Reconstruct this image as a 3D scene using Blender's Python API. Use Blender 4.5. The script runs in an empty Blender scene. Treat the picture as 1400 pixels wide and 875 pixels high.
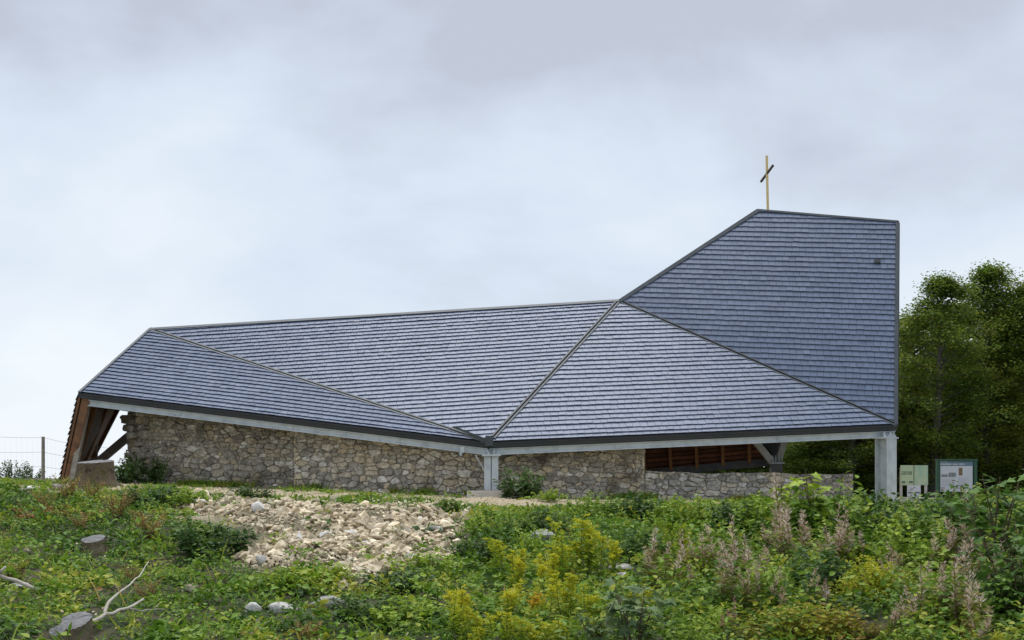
import bpy, bmesh, math, random
import numpy as np
from mathutils import Vector, Matrix

random.seed(7)
RNG = np.random.default_rng(7)
scene = bpy.context.scene
COL = scene.collection
R = math.radians

# ------------------------------------------------------------------ camera, sky, sun, exposure
F = 1600.0            # focal length in photo pixels (1400 wide)
HZ = 640.0            # photo row of the eye level
EYE = 1.7             # eye height in the scene's coordinates
cam_d = bpy.data.cameras.new('camera')
cam = bpy.data.objects.new('camera', cam_d)
COL.objects.link(cam)
cam.location = (0, 0, EYE)
cam.rotation_euler = (R(90), 0, 0)
cam_d.sensor_width = 36.0
cam_d.lens = 36.0 * F / 1400.0
cam_d.shift_y = (HZ - 437.5) / 1400.0
cam_d.clip_start = 0.1
cam_d.clip_end = 8000
scene.camera = cam

SUN_EL, SUN_AZ = R(75), R(-14)      # azimuth measured from +Y towards +X: nearly overhead, a little beyond the roof
w = bpy.data.worlds.new('World')
scene.world = w
w.use_nodes = True
nt = w.node_tree
nt.nodes.clear()
out = nt.nodes.new('ShaderNodeOutputWorld')
bg = nt.nodes.new('ShaderNodeBackground')
bg.inputs['Strength'].default_value = 0.060
sky = nt.nodes.new('ShaderNodeTexSky')
sky.sky_type = 'NISHITA'
sky.sun_disc = False
sky.sun_elevation = SUN_EL
sky.sun_rotation = SUN_AZ
tc = nt.nodes.new('ShaderNodeTexCoord')
mp = nt.nodes.new('ShaderNodeMapping')
mp.inputs['Scale'].default_value = (1.0, 1.0, 1.9)
mp.inputs['Location'].default_value = (3.1, 0.4, 0.75)
n1 = nt.nodes.new('ShaderNodeTexNoise')
n1.inputs['Scale'].default_value = 2.7
n1.inputs['Detail'].default_value = 6
n1.inputs['Roughness'].default_value = 0.53
n1.inputs['Distortion'].default_value = 0.12
sep = nt.nodes.new('ShaderNodeSeparateXYZ')
ma = nt.nodes.new('ShaderNodeMath'); ma.operation = 'MULTIPLY_ADD'      # thicker cloud overhead, thinner low down
ma.inputs[1].default_value = -0.95
mb = nt.nodes.new('ShaderNodeMath'); mb.operation = 'ADD'
mxz = nt.nodes.new('ShaderNodeMath'); mxz.operation = 'MINIMUM'; mxz.inputs[1].default_value = 0.42
rp = nt.nodes.new('ShaderNodeValToRGB')
e = rp.color_ramp.elements
e[0].position = 0.24; e[0].color = (5.0, 5.4, 6.3, 1)
e[1].position = 0.70; e[1].color = (8.2, 8.75, 9.25, 1)
em = e.new(0.44); em.color = (6.5, 7.25, 8.3, 1)
mx = nt.nodes.new('ShaderNodeMixRGB')
mx.inputs['Fac'].default_value = 0.93
L = nt.links.new
L(tc.outputs['Generated'], mp.inputs['Vector'])
L(mp.outputs['Vector'], n1.inputs['Vector'])
L(tc.outputs['Generated'], sep.inputs[0])
L(sep.outputs['Z'], mxz.inputs[0])
L(mxz.outputs[0], ma.inputs[0])
ma.inputs[2].default_value = 0.16
L(n1.outputs['Fac'], mb.inputs[0])
L(ma.outputs[0], mb.inputs[1])
L(mb.outputs[0], rp.inputs['Fac'])
L(sky.outputs['Color'], mx.inputs['Color1'])
L(rp.outputs['Color'], mx.inputs['Color2'])
L(mx.outputs['Color'], bg.inputs['Color'])
L(bg.outputs['Background'], out.inputs['Surface'])

sd = bpy.data.lights.new('sun', 'SUN')
sd.energy = 1.4
sd.angle = R(40)
sd.color = (1.0, 0.985, 0.965)
so = bpy.data.objects.new('sun', sd)
COL.objects.link(so)
sdir = Vector((math.sin(SUN_AZ) * math.cos(SUN_EL), math.cos(SUN_AZ) * math.cos(SUN_EL), math.sin(SUN_EL)))
so.rotation_euler = (-sdir).to_track_quat('-Z', 'Y').to_euler()
so.location = (0, -10, 40)

scene.view_settings.view_transform = 'Standard'
scene.view_settings.look = 'None'
scene.view_settings.exposure = 0.90
scene.view_settings.gamma = 1.0
scene.cycles.max_bounces = 6
scene.cycles.diffuse_bounces = 3
scene.cycles.transparent_max_bounces = 4


# ------------------------------------------------------------------ helpers
def P(px, py, y):
    return Vector(((px - 700) / F * y, y, EYE + (HZ - py) / F * y))


def new_mat(name):
    m = bpy.data.materials.new(name)
    m.use_nodes = True
    t = m.node_tree
    return m, t, t.nodes['Principled BSDF']


def mat(name, c1, c2=None, scale=6.0, rough=0.8, bump=0.0, bscale=None, metal=0.0, spec=0.5, c3=None,
        attr=None, attr_amt=0.35, detail=6, lo=0.35, hi=0.65):
    """two or three real colours mixed by noise, optional per-piece brightness from a mesh attribute, optional fine relief"""
    m, t, b = new_mat(name)
    b.inputs['Roughness'].default_value = rough
    b.inputs['Metallic'].default_value = metal
    b.inputs['Specular IOR Level'].default_value = spec
    N, Lk = t.nodes.new, t.links.new
    co = N('ShaderNodeTexCoord')
    colour = None
    if c2 is None:
        rgb = N('ShaderNodeRGB'); rgb.outputs[0].default_value = (*c1, 1)
        colour = rgb.outputs[0]
    else:
        nz = N('ShaderNodeTexNoise')
        nz.inputs['Scale'].default_value = scale
        nz.inputs['Detail'].default_value = detail
        nz.inputs['Roughness'].default_value = 0.6
        Lk(co.outputs['Object'], nz.inputs['Vector'])
        r = N('ShaderNodeValToRGB')
        r.color_ramp.elements[0].position = lo; r.color_ramp.elements[0].color = (*c1, 1)
        r.color_ramp.elements[1].position = hi; r.color_ramp.elements[1].color = (*c2, 1)
        if c3 is not None:
            q = r.color_ramp.elements.new((lo + hi) / 2); q.color = (*c3, 1)
        Lk(nz.outputs['Fac'], r.inputs['Fac'])
        colour = r.outputs['Color']
    if attr:
        at = N('ShaderNodeAttribute'); at.attribute_name = attr
        mr = N('ShaderNodeMapRange')
        mr.inputs['To Min'].default_value = 1 - attr_amt
        mr.inputs['To Max'].default_value = 1 + attr_amt
        Lk(at.outputs['Fac'], mr.inputs['Value'])
        vm = N('ShaderNodeVectorMath'); vm.operation = 'SCALE'
        Lk(colour, vm.inputs[0]); Lk(mr.outputs['Result'], vm.inputs['Scale'])
        colour = vm.outputs['Vector']
    Lk(colour, b.inputs['Base Color'])
    if bump:
        nb = N('ShaderNodeTexNoise')
        nb.inputs['Scale'].default_value = bscale or scale * 4
        nb.inputs['Detail'].default_value = 5
        Lk(co.outputs['Object'], nb.inputs['Vector'])
        bp = N('ShaderNodeBump'); bp.inputs['Strength'].default_value = bump; bp.inputs['Distance'].default_value = 0.03
        Lk(nb.outputs['Fac'], bp.inputs['Height']); Lk(bp.outputs['Normal'], b.inputs['Normal'])
    return m


def leaf_mat(name, cols, rough=0.55, trans=0.3, patch=0.9, gain=(2.75, 2.1, 1.45)):
    """leaf colours run along a ramp by the leaf's own random value plus a broad drift over the ground"""
    m, t, b = new_mat(name)
    N, Lk = t.nodes.new, t.links.new
    at = N('ShaderNodeAttribute'); at.attribute_name = 'shade'
    co = N('ShaderNodeNewGeometry')
    nz = N('ShaderNodeTexNoise'); nz.inputs['Scale'].default_value = patch; nz.inputs['Detail'].default_value = 3
    Lk(co.outputs['Position'], nz.inputs['Vector'])
    mm = N('ShaderNodeMath'); mm.operation = 'MULTIPLY_ADD'; mm.inputs[1].default_value = 1.5; mm.inputs[2].default_value = -0.75
    Lk(nz.outputs['Fac'], mm.inputs[0])
    ad = N('ShaderNodeMath'); ad.operation = 'ADD'; ad.use_clamp = True
    Lk(at.outputs['Fac'], ad.inputs[0]); Lk(mm.outputs[0], ad.inputs[1])
    r = N('ShaderNodeValToRGB')
    cols = [(c_[0] * gain[0], c_[1] * gain[1], c_[2] * gain[2]) for c_ in cols]
    el = r.color_ramp.elements
    el[0].position = 0.0; el[0].color = (*cols[0], 1)
    el[1].position = 1.0; el[1].color = (*cols[-1], 1)
    for i, c in enumerate(cols[1:-1]):
        q = el.new((i + 1) / (len(cols) - 1)); q.color = (*c, 1)
    Lk(ad.outputs[0], r.inputs['Fac'])
    Lk(r.outputs['Color'], b.inputs['Base Color'])
    b.inputs['Roughness'].default_value = rough
    b.inputs['Specular IOR Level'].default_value = 0.35
    tr = N('ShaderNodeBsdfTranslucent'); Lk(r.outputs['Color'], tr.inputs['Color'])
    ms = N('ShaderNodeMixShader'); ms.inputs['Fac'].default_value = trans
    o = t.nodes['Material Output']
    Lk(b.outputs[0], ms.inputs[1]); Lk(tr.outputs[0], ms.inputs[2]); Lk(ms.outputs[0], o.inputs['Surface'])
    return m


def np_mesh(name, verts, faces, shade=None, midx=None, smooth=False):
    """verts (N,3); faces = list of int arrays (m,k); shade = per-vertex float; midx = list of per-face material numbers"""
    me = bpy.data.meshes.new(name)
    faces = [f for f in faces if len(f)]
    nl = sum(f.size for f in faces)
    npol = sum(len(f) for f in faces)
    me.vertices.add(len(verts)); me.loops.add(nl); me.polygons.add(npol)
    me.vertices.foreach_set('co', np.asarray(verts, dtype=np.float32).ravel())
    me.loops.foreach_set('vertex_index', np.concatenate([f.ravel() for f in faces]).astype(np.int32))
    tot = np.concatenate([np.full(len(f), f.shape[1]) for f in faces]).astype(np.int32)
    st = np.concatenate([[0], np.cumsum(tot)[:-1]]).astype(np.int32)
    me.polygons.foreach_set('loop_start', st)
    me.polygons.foreach_set('use_smooth', np.full(npol, bool(smooth)))
    if midx is not None:
        me.polygons.foreach_set('material_index', np.asarray(midx, dtype=np.int32))
    if shade is not None:
        a = me.attributes.new('shade', 'FLOAT', 'POINT')
        a.data.foreach_set('value', np.asarray(shade, dtype=np.float32))
    me.update(calc_edges=True)
    return me


def link(name, me, mats=None, parent=None, loc=None):
    o = bpy.data.objects.new(name, me)
    COL.objects.link(o)
    if mats is not None:
        for m in (mats if isinstance(mats, (list, tuple)) else [mats]):
            me.materials.append(m)
    if parent is not None:
        o.parent = parent
    if loc is not None:
        o.location = loc
    return o


def thing(name, label, cat, loc=(0, 0, 0), group=None):
    o = bpy.data.objects.new(name, None)
    COL.objects.link(o)
    o.location = loc
    o.empty_display_size = 0.2
    o['label'] = label; o['category'] = cat
    if group:
        o['group'] = group
    return o


def tag(o, label, cat, group=None):
    o['label'] = label; o['category'] = cat
    if group:
        o['group'] = group
    return o


def dup(root, loc, rz=0.0, s=1.0, label=None, group=None, sz=None):
    r = root.copy(); COL.objects.link(r)
    r.location = loc; r.rotation_euler = (0, 0, rz); r.scale = (s, s, sz or s)
    if label:
        r['label'] = label
    if group:
        r['group'] = group
    for ch in root.children:
        c = ch.copy(); COL.objects.link(c); c.parent = r
        for g in ch.children:
            d = g.copy(); COL.objects.link(d); d.parent = c
    return r


class MB:
    """collects simple solids into one mesh"""
    def __init__(self):
        self.v = []; self.f = {3: [], 4: []}; self.n = 0; self.sh = []

    def add(self, v, fs, shade=0.5):
        v = [tuple(p) for p in v]
        for f in fs:
            if len(f) in (3, 4):
                self.f[len(f)].append([i + self.n for i in f])
            else:
                for k in range(1, len(f) - 1):
                    self.f[3].append([f[0] + self.n, f[k] + self.n, f[k + 1] + self.n])
        self.v += v; self.n += len(v); self.sh += [shade] * len(v)
        return self

    def box(self, c, x, y, z, shade=0.5):
        """centre c and three half-axis vectors"""
        c, x, y, z = Vector(c), Vector(x), Vector(y), Vector(z)
        v = [c + x * a + y * b + z * d for d in (-1, 1) for b in (-1, 1) for a in (-1, 1)]
        return self.add(v, [(0, 2, 3, 1), (4, 5, 7, 6), (0, 1, 5, 4), (2, 6, 7, 3), (0, 4, 6, 2), (1, 3, 7, 5)], shade)

    def abox(self, x0, x1, y0, y1, z0, z1, shade=0.5):
        return self.box(((x0 + x1) / 2, (y0 + y1) / 2, (z0 + z1) / 2), ((x1 - x0) / 2, 0, 0), (0, (y1 - y0) / 2, 0), (0, 0, (z1 - z0) / 2), shade)

    def bar(self, p, q, w, h, up=(0, 0, 1), off=0.0, side=0.0, shade=0.5):
        """a bar from p to q, w wide across and h tall along up; off lifts it along up, side shifts it across"""
        p, q = Vector(p), Vector(q)
        d = (q - p); ln = d.length; d.normalize()
        up = Vector(up); s = d.cross(up).normalized(); u = s.cross(d).normalized()
        c = (p + q) / 2 + u * off + s * side
        return self.box(c, d * (ln / 2), s * (w / 2), u * (h / 2), shade)

    def tube(self, pts, radii, k=6, shade=0.5, cap=True):
        pts = [Vector(p) for p in pts]
        rings = []
        ref = Vector((0.31, 0.2, 0.93))
        for i, p in enumerate(pts):
            d = (pts[min(i + 1, len(pts) - 1)] - pts[max(i - 1, 0)]).normalized()
            if abs(d.dot(ref)) > 0.97:
                rr = Vector((1, 0.1, 0))
            else:
                rr = ref
            s = d.cross(rr).normalized(); u = s.cross(d)
            rings.append([p + (s * math.cos(2 * math.pi * j / k) + u * math.sin(2 * math.pi * j / k)) * radii[i] for j in range(k)])
        v = [p for r_ in rings for p in r_]
        fs = []
        for i in range(len(pts) - 1):
            for j in range(k):
                a, b = i * k + j, i * k + (j + 1) % k
                fs.append((a, b, b + k, a + k))
        if cap:
            fs.append(tuple(range((len(pts) - 1) * k, len(pts) * k)))
            fs.append(tuple(range(k - 1, -1, -1)))
        return self.add(v, fs, shade)

    def mesh(self, name, smooth=False, midx=None):
        return np_mesh(name, np.array(self.v, dtype=float).reshape(-1, 3),
                       [np.array(self.f[k], dtype=int).reshape(-1, k) for k in (3, 4)], self.sh, smooth=smooth, midx=midx)

    def obj(self, name, m, parent=None, loc=None, smooth=False):
        return link(name, self.mesh(name, smooth), m, parent, loc)


# ------------------------------------------------------------------ terrain
PY_ = [-60, 0, 8, 11, 14.5, 17, 20.5, 23, 25, 28, 30, 36, 45, 60, 100, 400, 4000]
PZ_ = [-2.6, -2.0, -1.75, -1.62, -1.46, -1.29, -1.05, -0.90, -0.82, -0.78, -0.765, -0.77, -1.4, -3.2, -9, -62, -62]
PR_ = [-2.6, -2.0, -1.75, -1.62, -1.46, -1.29, -1.05, -0.90, -0.82, -0.78, -0.765, -0.77, -0.9, -1.2, -2.5, -62, -62]


def sstep(a, b, x):
    t = np.clip((x - a) / (b - a), 0, 1)
    return t * t * (3 - 2 * t)


def ground(X, Y):
    X = np.asarray(X, dtype=float); Y = np.asarray(Y, dtype=float)
    zl = np.interp(Y, PY_, PZ_); zr = np.interp(Y, PY_, PR_)
    k = sstep(4, 11, X)
    z = zl * (1 - k) + zr * k
    wt = sstep(12, 24, Y) * (1 - sstep(45, 80, Y))
    z = z + wt * np.where(X < 0, -0.032 * np.maximum(X, -15), -0.022 * np.minimum(X, 13))
    z = z + 0.26 * np.exp(-((X + 2.9) / 2.3) ** 2 - ((Y - 20.4) / 2.6) ** 2)
    amp = sstep(60, 20, Y) * sstep(30.5, 26, Y) + 0.25 * sstep(26, 30, Y)
    z = z + amp * (0.05 * np.sin(X * 1.3 + Y * 0.7) + 0.04 * np.sin(X * 2.9 - Y * 2.1 + 1) + 0.025 * np.sin(X * 5.3 + Y * 4.7))
    return z + EYE


def G(x, y):
    return float(ground(x, y))


def project(X, Y, Z):
    return 700 + F * X / Y, HZ - F * (Z - EYE) / Y


_ys = np.linspace(9, 46, 1500)


def at(px, py):
    """the ground point seen at a photo pixel"""
    X = (px - 700) / F * _ys
    rows = HZ - F * (ground(X, _ys) - EYE) / _ys
    i = np.argmax(rows <= py) if (rows <= py).any() else len(rows) - 1
    y = _ys[i]; x = (px - 700) / F * y
    return Vector((x, y, G(x, y)))


RUB = [(232, 694), (270, 684), (330, 684), (430, 692), (520, 694), (645, 708), (645, 722), (612, 735), (634, 762), (590, 778),
       (515, 790), (500, 808), (460, 806), (440, 782), (395, 790), (345, 784), (325, 765), (338, 738), (300, 726), (245, 712)]


def in_poly(px, py, poly):
    px = np.asarray(px); py = np.asarray(py)
    r = np.zeros(px.shape, dtype=bool)
    j = len(poly) - 1
    for i in range(len(poly)):
        xi, yi = poly[i]; xj, yj = poly[j]
        c = ((yi > py) != (yj > py)) & (px < (xj - xi) * (py - yi) / (yj - yi + 1e-9) + xi)
        r ^= c
        j = i
    return r


def vnoise(X, Y, s, seed=0):
    """cheap smooth noise from sines, about -1..1"""
    a = seed * 1.7
    return (np.sin(X * s + 1.3 * np.sin(Y * s * 0.7 + a) + a) + np.sin(Y * s * 1.1 + 1.7 * np.sin(X * s * 0.6 - a) + 2 * a) +
            0.6 * np.sin((X + Y) * s * 1.9 + a * 3) + 0.5 * np.sin((X - 1.3 * Y) * s * 2.3 - a)) / 2.6


xs = np.unique(np.concatenate([np.linspace(-4000, -60, 14), np.linspace(-60, -18, 22), np.linspace(-18, 18, 151), np.linspace(18, 60, 22), np.linspace(60, 4000, 14)]))
ys = np.unique(np.concatenate([np.linspace(-60, 6, 14), np.linspace(6, 32, 131), np.linspace(32, 62, 61), np.linspace(62, 400, 24), np.linspace(400, 4000, 12)]))
GX, GY = np.meshgrid(xs, ys)
GZ = ground(GX, GY)
nx, ny = len(xs), len(ys)
idx = np.arange(nx * ny).reshape(ny, nx)
q = np.stack([idx[:-1, :-1], idx[:-1, 1:], idx[1:, 1:], idx[1:, :-1]], -1).reshape(-1, 4)
gpx, gpy = project(GX, np.maximum(GY, 1), GZ)
YB = lambda X: 25.7 - 1.4 * np.exp(-((np.asarray(X) + .3) / 2.2) ** 2)
grav = sstep(-.4, .7, GY - YB(GX) + 0.5 * vnoise(GX, GY, 1.1, 3)) * sstep(40, 36, GY) * sstep(-14.5, -12, GX) * sstep(13.5, 11, GX)
grav = np.maximum(grav, in_poly(gpx, gpy, RUB) * np.clip(.62 - .75 * vnoise(GX, GY, 1.5, 4), .08, 1) * (GY < 27) * (GY > 8))
gme = np_mesh('ground', np.stack([GX, GY, GZ], -1).reshape(-1, 3), [q], grav.ravel(), smooth=True)

m, t, b = new_mat('soil_and_gravel')
N, Lk = t.nodes.new, t.links.new
co = N('ShaderNodeTexCoord')
na = N('ShaderNodeTexNoise'); na.inputs['Scale'].default_value = 1.6; na.inputs['Detail'].default_value = 8
nb = N('ShaderNodeTexNoise'); nb.inputs['Scale'].default_value = 26; nb.inputs['Detail'].default_value = 4
Lk(co.outputs['Object'], na.inputs['Vector']); Lk(co.outputs['Object'], nb.inputs['Vector'])
r1 = N('ShaderNodeValToRGB')
r1.color_ramp.elements[0].position = .35; r1.color_ramp.elements[0].color = (.035, .05, .014, 1)
r1.color_ramp.elements[1].position = .7; r1.color_ramp.elements[1].color = (.09, .07, .04, 1)
Lk(na.outputs['Fac'], r1.inputs['Fac'])
r2 = N('ShaderNodeValToRGB')
r2.color_ramp.elements[0].position = .3; r2.color_ramp.elements[0].color = (.27, .215, .14, 1)
r2.color_ramp.elements[1].position = .7; r2.color_ramp.elements[1].color = (.58, .48, .32, 1)
Lk(nb.outputs['Fac'], r2.inputs['Fac'])
at_ = N('ShaderNodeAttribute'); at_.attribute_name = 'shade'
mxx = N('ShaderNodeMixRGB')
Lk(at_.outputs['Fac'], mxx.inputs['Fac']); Lk(r1.outputs['Color'], mxx.inputs['Color1']); Lk(r2.outputs['Color'], mxx.inputs['Color2'])
Lk(mxx.outputs['Color'], b.inputs['Base Color'])
b.inputs['Roughness'].default_value = 0.95
bp = N('ShaderNodeBump'); bp.inputs['Strength'].default_value = 0.7; bp.inputs['Distance'].default_value = 0.04
Lk(nb.outputs['Fac'], bp.inputs['Height']); Lk(bp.outputs['Normal'], b.inputs['Normal'])
M_soil = m
go = link('ground', gme, M_soil)
go['kind'] = 'structure'

# ------------------------------------------------------------------ materials
M_slate = mat('slate', (.124, .160, .242), (.150, .190, .280), scale=1.1, rough=0.31, attr='shade', attr_amt=0.075, bump=0.02, bscale=60, spec=0.28)
M_slateedge = mat('shaded_slate_edge', (.016, .021, .032), (.026, .032, .044), scale=5, rough=0.7)  # shade under each course painted into the slate edges as a darker colour
M_deck = mat('roof_underlay', (.03, .032, .036), rough=0.9)
M_flash = mat('lead_grey_flashing', (.045, .056, .065), (.068, .082, .092), scale=3, rough=0.5, metal=0.1)
M_flashdark = mat('dark_flashing_groove', (.028, .032, .036), rough=0.6)
M_fascia = mat('dark_metal_fascia', (.022, .024, .025), (.034, .036, .036), scale=2, rough=0.5)
M_steel = mat('galvanised_steel', (.40, .45, .47), (.60, .65, .665), scale=4, rough=0.5, metal=0.1, bump=0.05, lo=.3, hi=.7, c3=(.53, .58, .60))
M_greywood = mat('weathered_wood', (.24, .22, .185), (.40, .37, .31), scale=7, rough=0.85, bump=0.2)
M_palewood = mat('pale_weathered_wood', (.42, .39, .33), (.58, .54, .47), scale=7, rough=0.85)
M_darkbeam = mat('dark_grey_beam', (.10, .105, .105), (.15, .155, .15), scale=4, rough=0.6)
M_board = mat('reddish_brown_board', (.13, .045, .018), (.25, .095, .04), scale=5, rough=0.7, attr='shade', attr_amt=0.4, bump=0.15)
M_rafter = mat('orange_brown_rafter', (.28, .125, .045), (.40, .19, .075), scale=6, rough=0.7)
M_shingle = mat('brown_shingle', (.05, .03, .024), (.10, .055, .038), scale=6, rough=0.85, attr='shade', attr_amt=0.4)
M_concrete = mat('pale_concrete', (.56, .53, .48), (.70, .66, .60), scale=7, rough=0.9, bump=0.2, c3=(.63, .59, .54))
M_gold = mat('gilded_metal', (.62, .46, .18), (.72, .56, .26), scale=5, rough=0.38, metal=0.55)
M_bronze = mat('dark_bronze', (.10, .075, .055), rough=0.45, metal=0.5)
M_mortar = mat('old_mortar', (.13, .11, .085), (.60, .55, .46), scale=5, rough=0.95, bump=0.5, bscale=40)
M_lime = mat('limestone_rubble', (.42, .34, .22), (.74, .66, .50), scale=3.5, rough=0.9, bump=0.35, bscale=30, attr='shade', attr_amt=0.45, c3=(.58, .485, .33))
M_white = mat('white_limestone', (.58, .56, .51), (.74, .72, .68), scale=6, rough=0.85, bump=0.4, bscale=25)
M_greystone = mat('grey_mossy_stone', (.22, .22, .19), (.46, .45, .42), scale=9, rough=0.9, bump=0.5, bscale=30, c3=(.33, .33, .28))


def stone_mat(name, base, var, moss):
    m, t, b = new_mat(name)
    N, Lk = t.nodes.new, t.links.new
    co = N('ShaderNodeTexCoord')
    at1 = N('ShaderNodeAttribute'); at1.attribute_name = 'shade'
    r = N('ShaderNodeValToRGB')
    el = r.color_ramp.elements
    el[0].position = 0; el[0].color = (*[c * .62 for c in base], 1)
    el[1].position = 1; el[1].color = (*var, 1)
    q_ = el.new(.45); q_.color = (*base, 1)
    q_ = el.new(.72); q_.color = (base[0] * 1.12, base[1] * 1.02, base[2] * .84, 1)
    Lk(at1.outputs['Fac'], r.inputs['Fac'])
    n_ = N('ShaderNodeTexNoise'); n_.inputs['Scale'].default_value = 9; n_.inputs['Detail'].default_value = 8; n_.inputs['Roughness'].default_value = .7
    Lk(co.outputs['Object'], n_.inputs['Vector'])
    mr = N('ShaderNodeMapRange'); mr.inputs['From Min'].default_value = .25; mr.inputs['From Max'].default_value = .75
    mr.inputs['To Min'].default_value = .35; mr.inputs['To Max'].default_value = 1.6
    Lk(n_.outputs['Fac'], mr.inputs['Value'])
    vm = N('ShaderNodeVectorMath'); vm.operation = 'SCALE'
    Lk(r.outputs['Color'], vm.inputs[0]); Lk(mr.outputs['Result'], vm.inputs['Scale'])
    n2 = N('ShaderNodeTexNoise'); n2.inputs['Scale'].default_value = 1.3; n2.inputs['Detail'].default_value = 7; n2.inputs['Roughness'].default_value = .65
    Lk(co.outputs['Object'], n2.inputs['Vector'])
    m2 = N('ShaderNodeMapRange'); m2.inputs['From Min'].default_value = .52; m2.inputs['From Max'].default_value = .68; m2.inputs['To Max'].default_value = .75
    Lk(n2.outputs['Fac'], m2.inputs['Value'])
    mx_ = N('ShaderNodeMixRGB'); mx_.inputs['Color2'].default_value = (*moss, 1)
    Lk(m2.outputs['Result'], mx_.inputs['Fac']); Lk(vm.outputs['Vector'], mx_.inputs['Color1'])
    Lk(mx_.outputs['Color'], b.inputs['Base Color'])
    b.inputs['Roughness'].default_value = .92
    bp_ = N('ShaderNodeBump'); bp_.inputs['Strength'].default_value = 1.0; bp_.inputs['Distance'].default_value = .03
    n3 = N('ShaderNodeTexNoise'); n3.inputs['Scale'].default_value = 22; n3.inputs['Detail'].default_value = 6
    Lk(co.outputs['Object'], n3.inputs['Vector'])
    Lk(n3.outputs['Fac'], bp_.inputs['Height']); Lk(bp_.outputs['Normal'], b.inputs['Normal'])
    return m


M_wallA = stone_mat('old_wall_stone', (.48, .44, .37), (.76, .72, .63), (.075, .06, .028))
M_wallB = stone_mat('wall_stone', (.66, .61, .52), (.88, .84, .76), (.16, .12, .07))
M_wallD = stone_mat('pale_wall_stone', (.66, .63, .58), (.88, .86, .82), (.22, .20, .17))

# ------------------------------------------------------------------ the chapel roof: key points
A = P(205, 451, 35.0)
B = P(846, 412, 34.5)
Cc = P(108, 538, 32.0)
D = P(668, 606, 30.0)
E = P(1226, 582, 31.5)
T3 = P(1228, 304, 34.6)


def on_plane(px, py, p0, n_):
    d = Vector(((px - 700) / F, 1, (HZ - py) / F))
    c = Vector((0, 0, EYE))
    return c + d * ((p0 - c).dot(n_) / d.dot(n_))


nT = (B - E).cross(T3 - E).normalized()
T2 = on_plane(1035, 288, E, nT)
RL = P(158, 552, 40.0)
RM = P(790, 650, 37.5)
RB = P(1062, 627, 37.0)
RC = P(1160, 470, 38.0)
G1 = P(83, 656, 32.3)
G2 = P(116, 634, 39.5)

chapel_base = Vector((0, 33, G(0, 33)))
chapel = thing('chapel', 'slate-roofed chapel with folded roof planes and tower on low steel columns', 'chapel', chapel_base)
CL = -chapel_base


def cpart(mb, name, m, parent=chapel, smooth=False):
    return mb.obj(name, m, parent, CL if parent is chapel else None, smooth)


def clip_halfplane(poly, n_, d_):
    """keep points with n.p <= d"""
    res = []
    for i in range(len(poly)):
        p, q_ = poly[i], poly[(i + 1) % len(poly)]
        a = n_[0] * p[0] + n_[1] * p[1] - d_
        b_ = n_[0] * q_[0] + n_[1] * q_[1] - d_
        if a <= 0:
            res.append(p)
        if (a < 0 < b_) or (b_ < 0 < a):
            s = a / (a - b_)
            res.append((p[0] + (q_[0] - p[0]) * s, p[1] + (q_[1] - p[1]) * s))
    return res


def area2(poly):
    return 0.5 * abs(sum(poly[i][0] * poly[(i + 1) % len(poly)][1] - poly[(i + 1) % len(poly)][0] * poly[i][1] for i in range(len(poly))))


SLATES = []      # (pixel area, slope object, verts, faces, shade)


def deck(pts, th=0.07):
    n_ = (pts[1] - pts[0]).cross(pts[2] - pts[0]).normalized()
    if n_.z < 0 or (abs(n_.z) < 1e-3 and n_.y > 0):
        n_ = -n_
    k = len(pts)
    v = [p for p in pts] + [p - n_ * th for p in pts]
    fs = [tuple(range(k)), tuple(range(2 * k - 1, k - 1, -1))] + [(i, i + k, (i + 1) % k + k, (i + 1) % k) for i in range(k)]
    return MB().add(v, fs), n_


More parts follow.
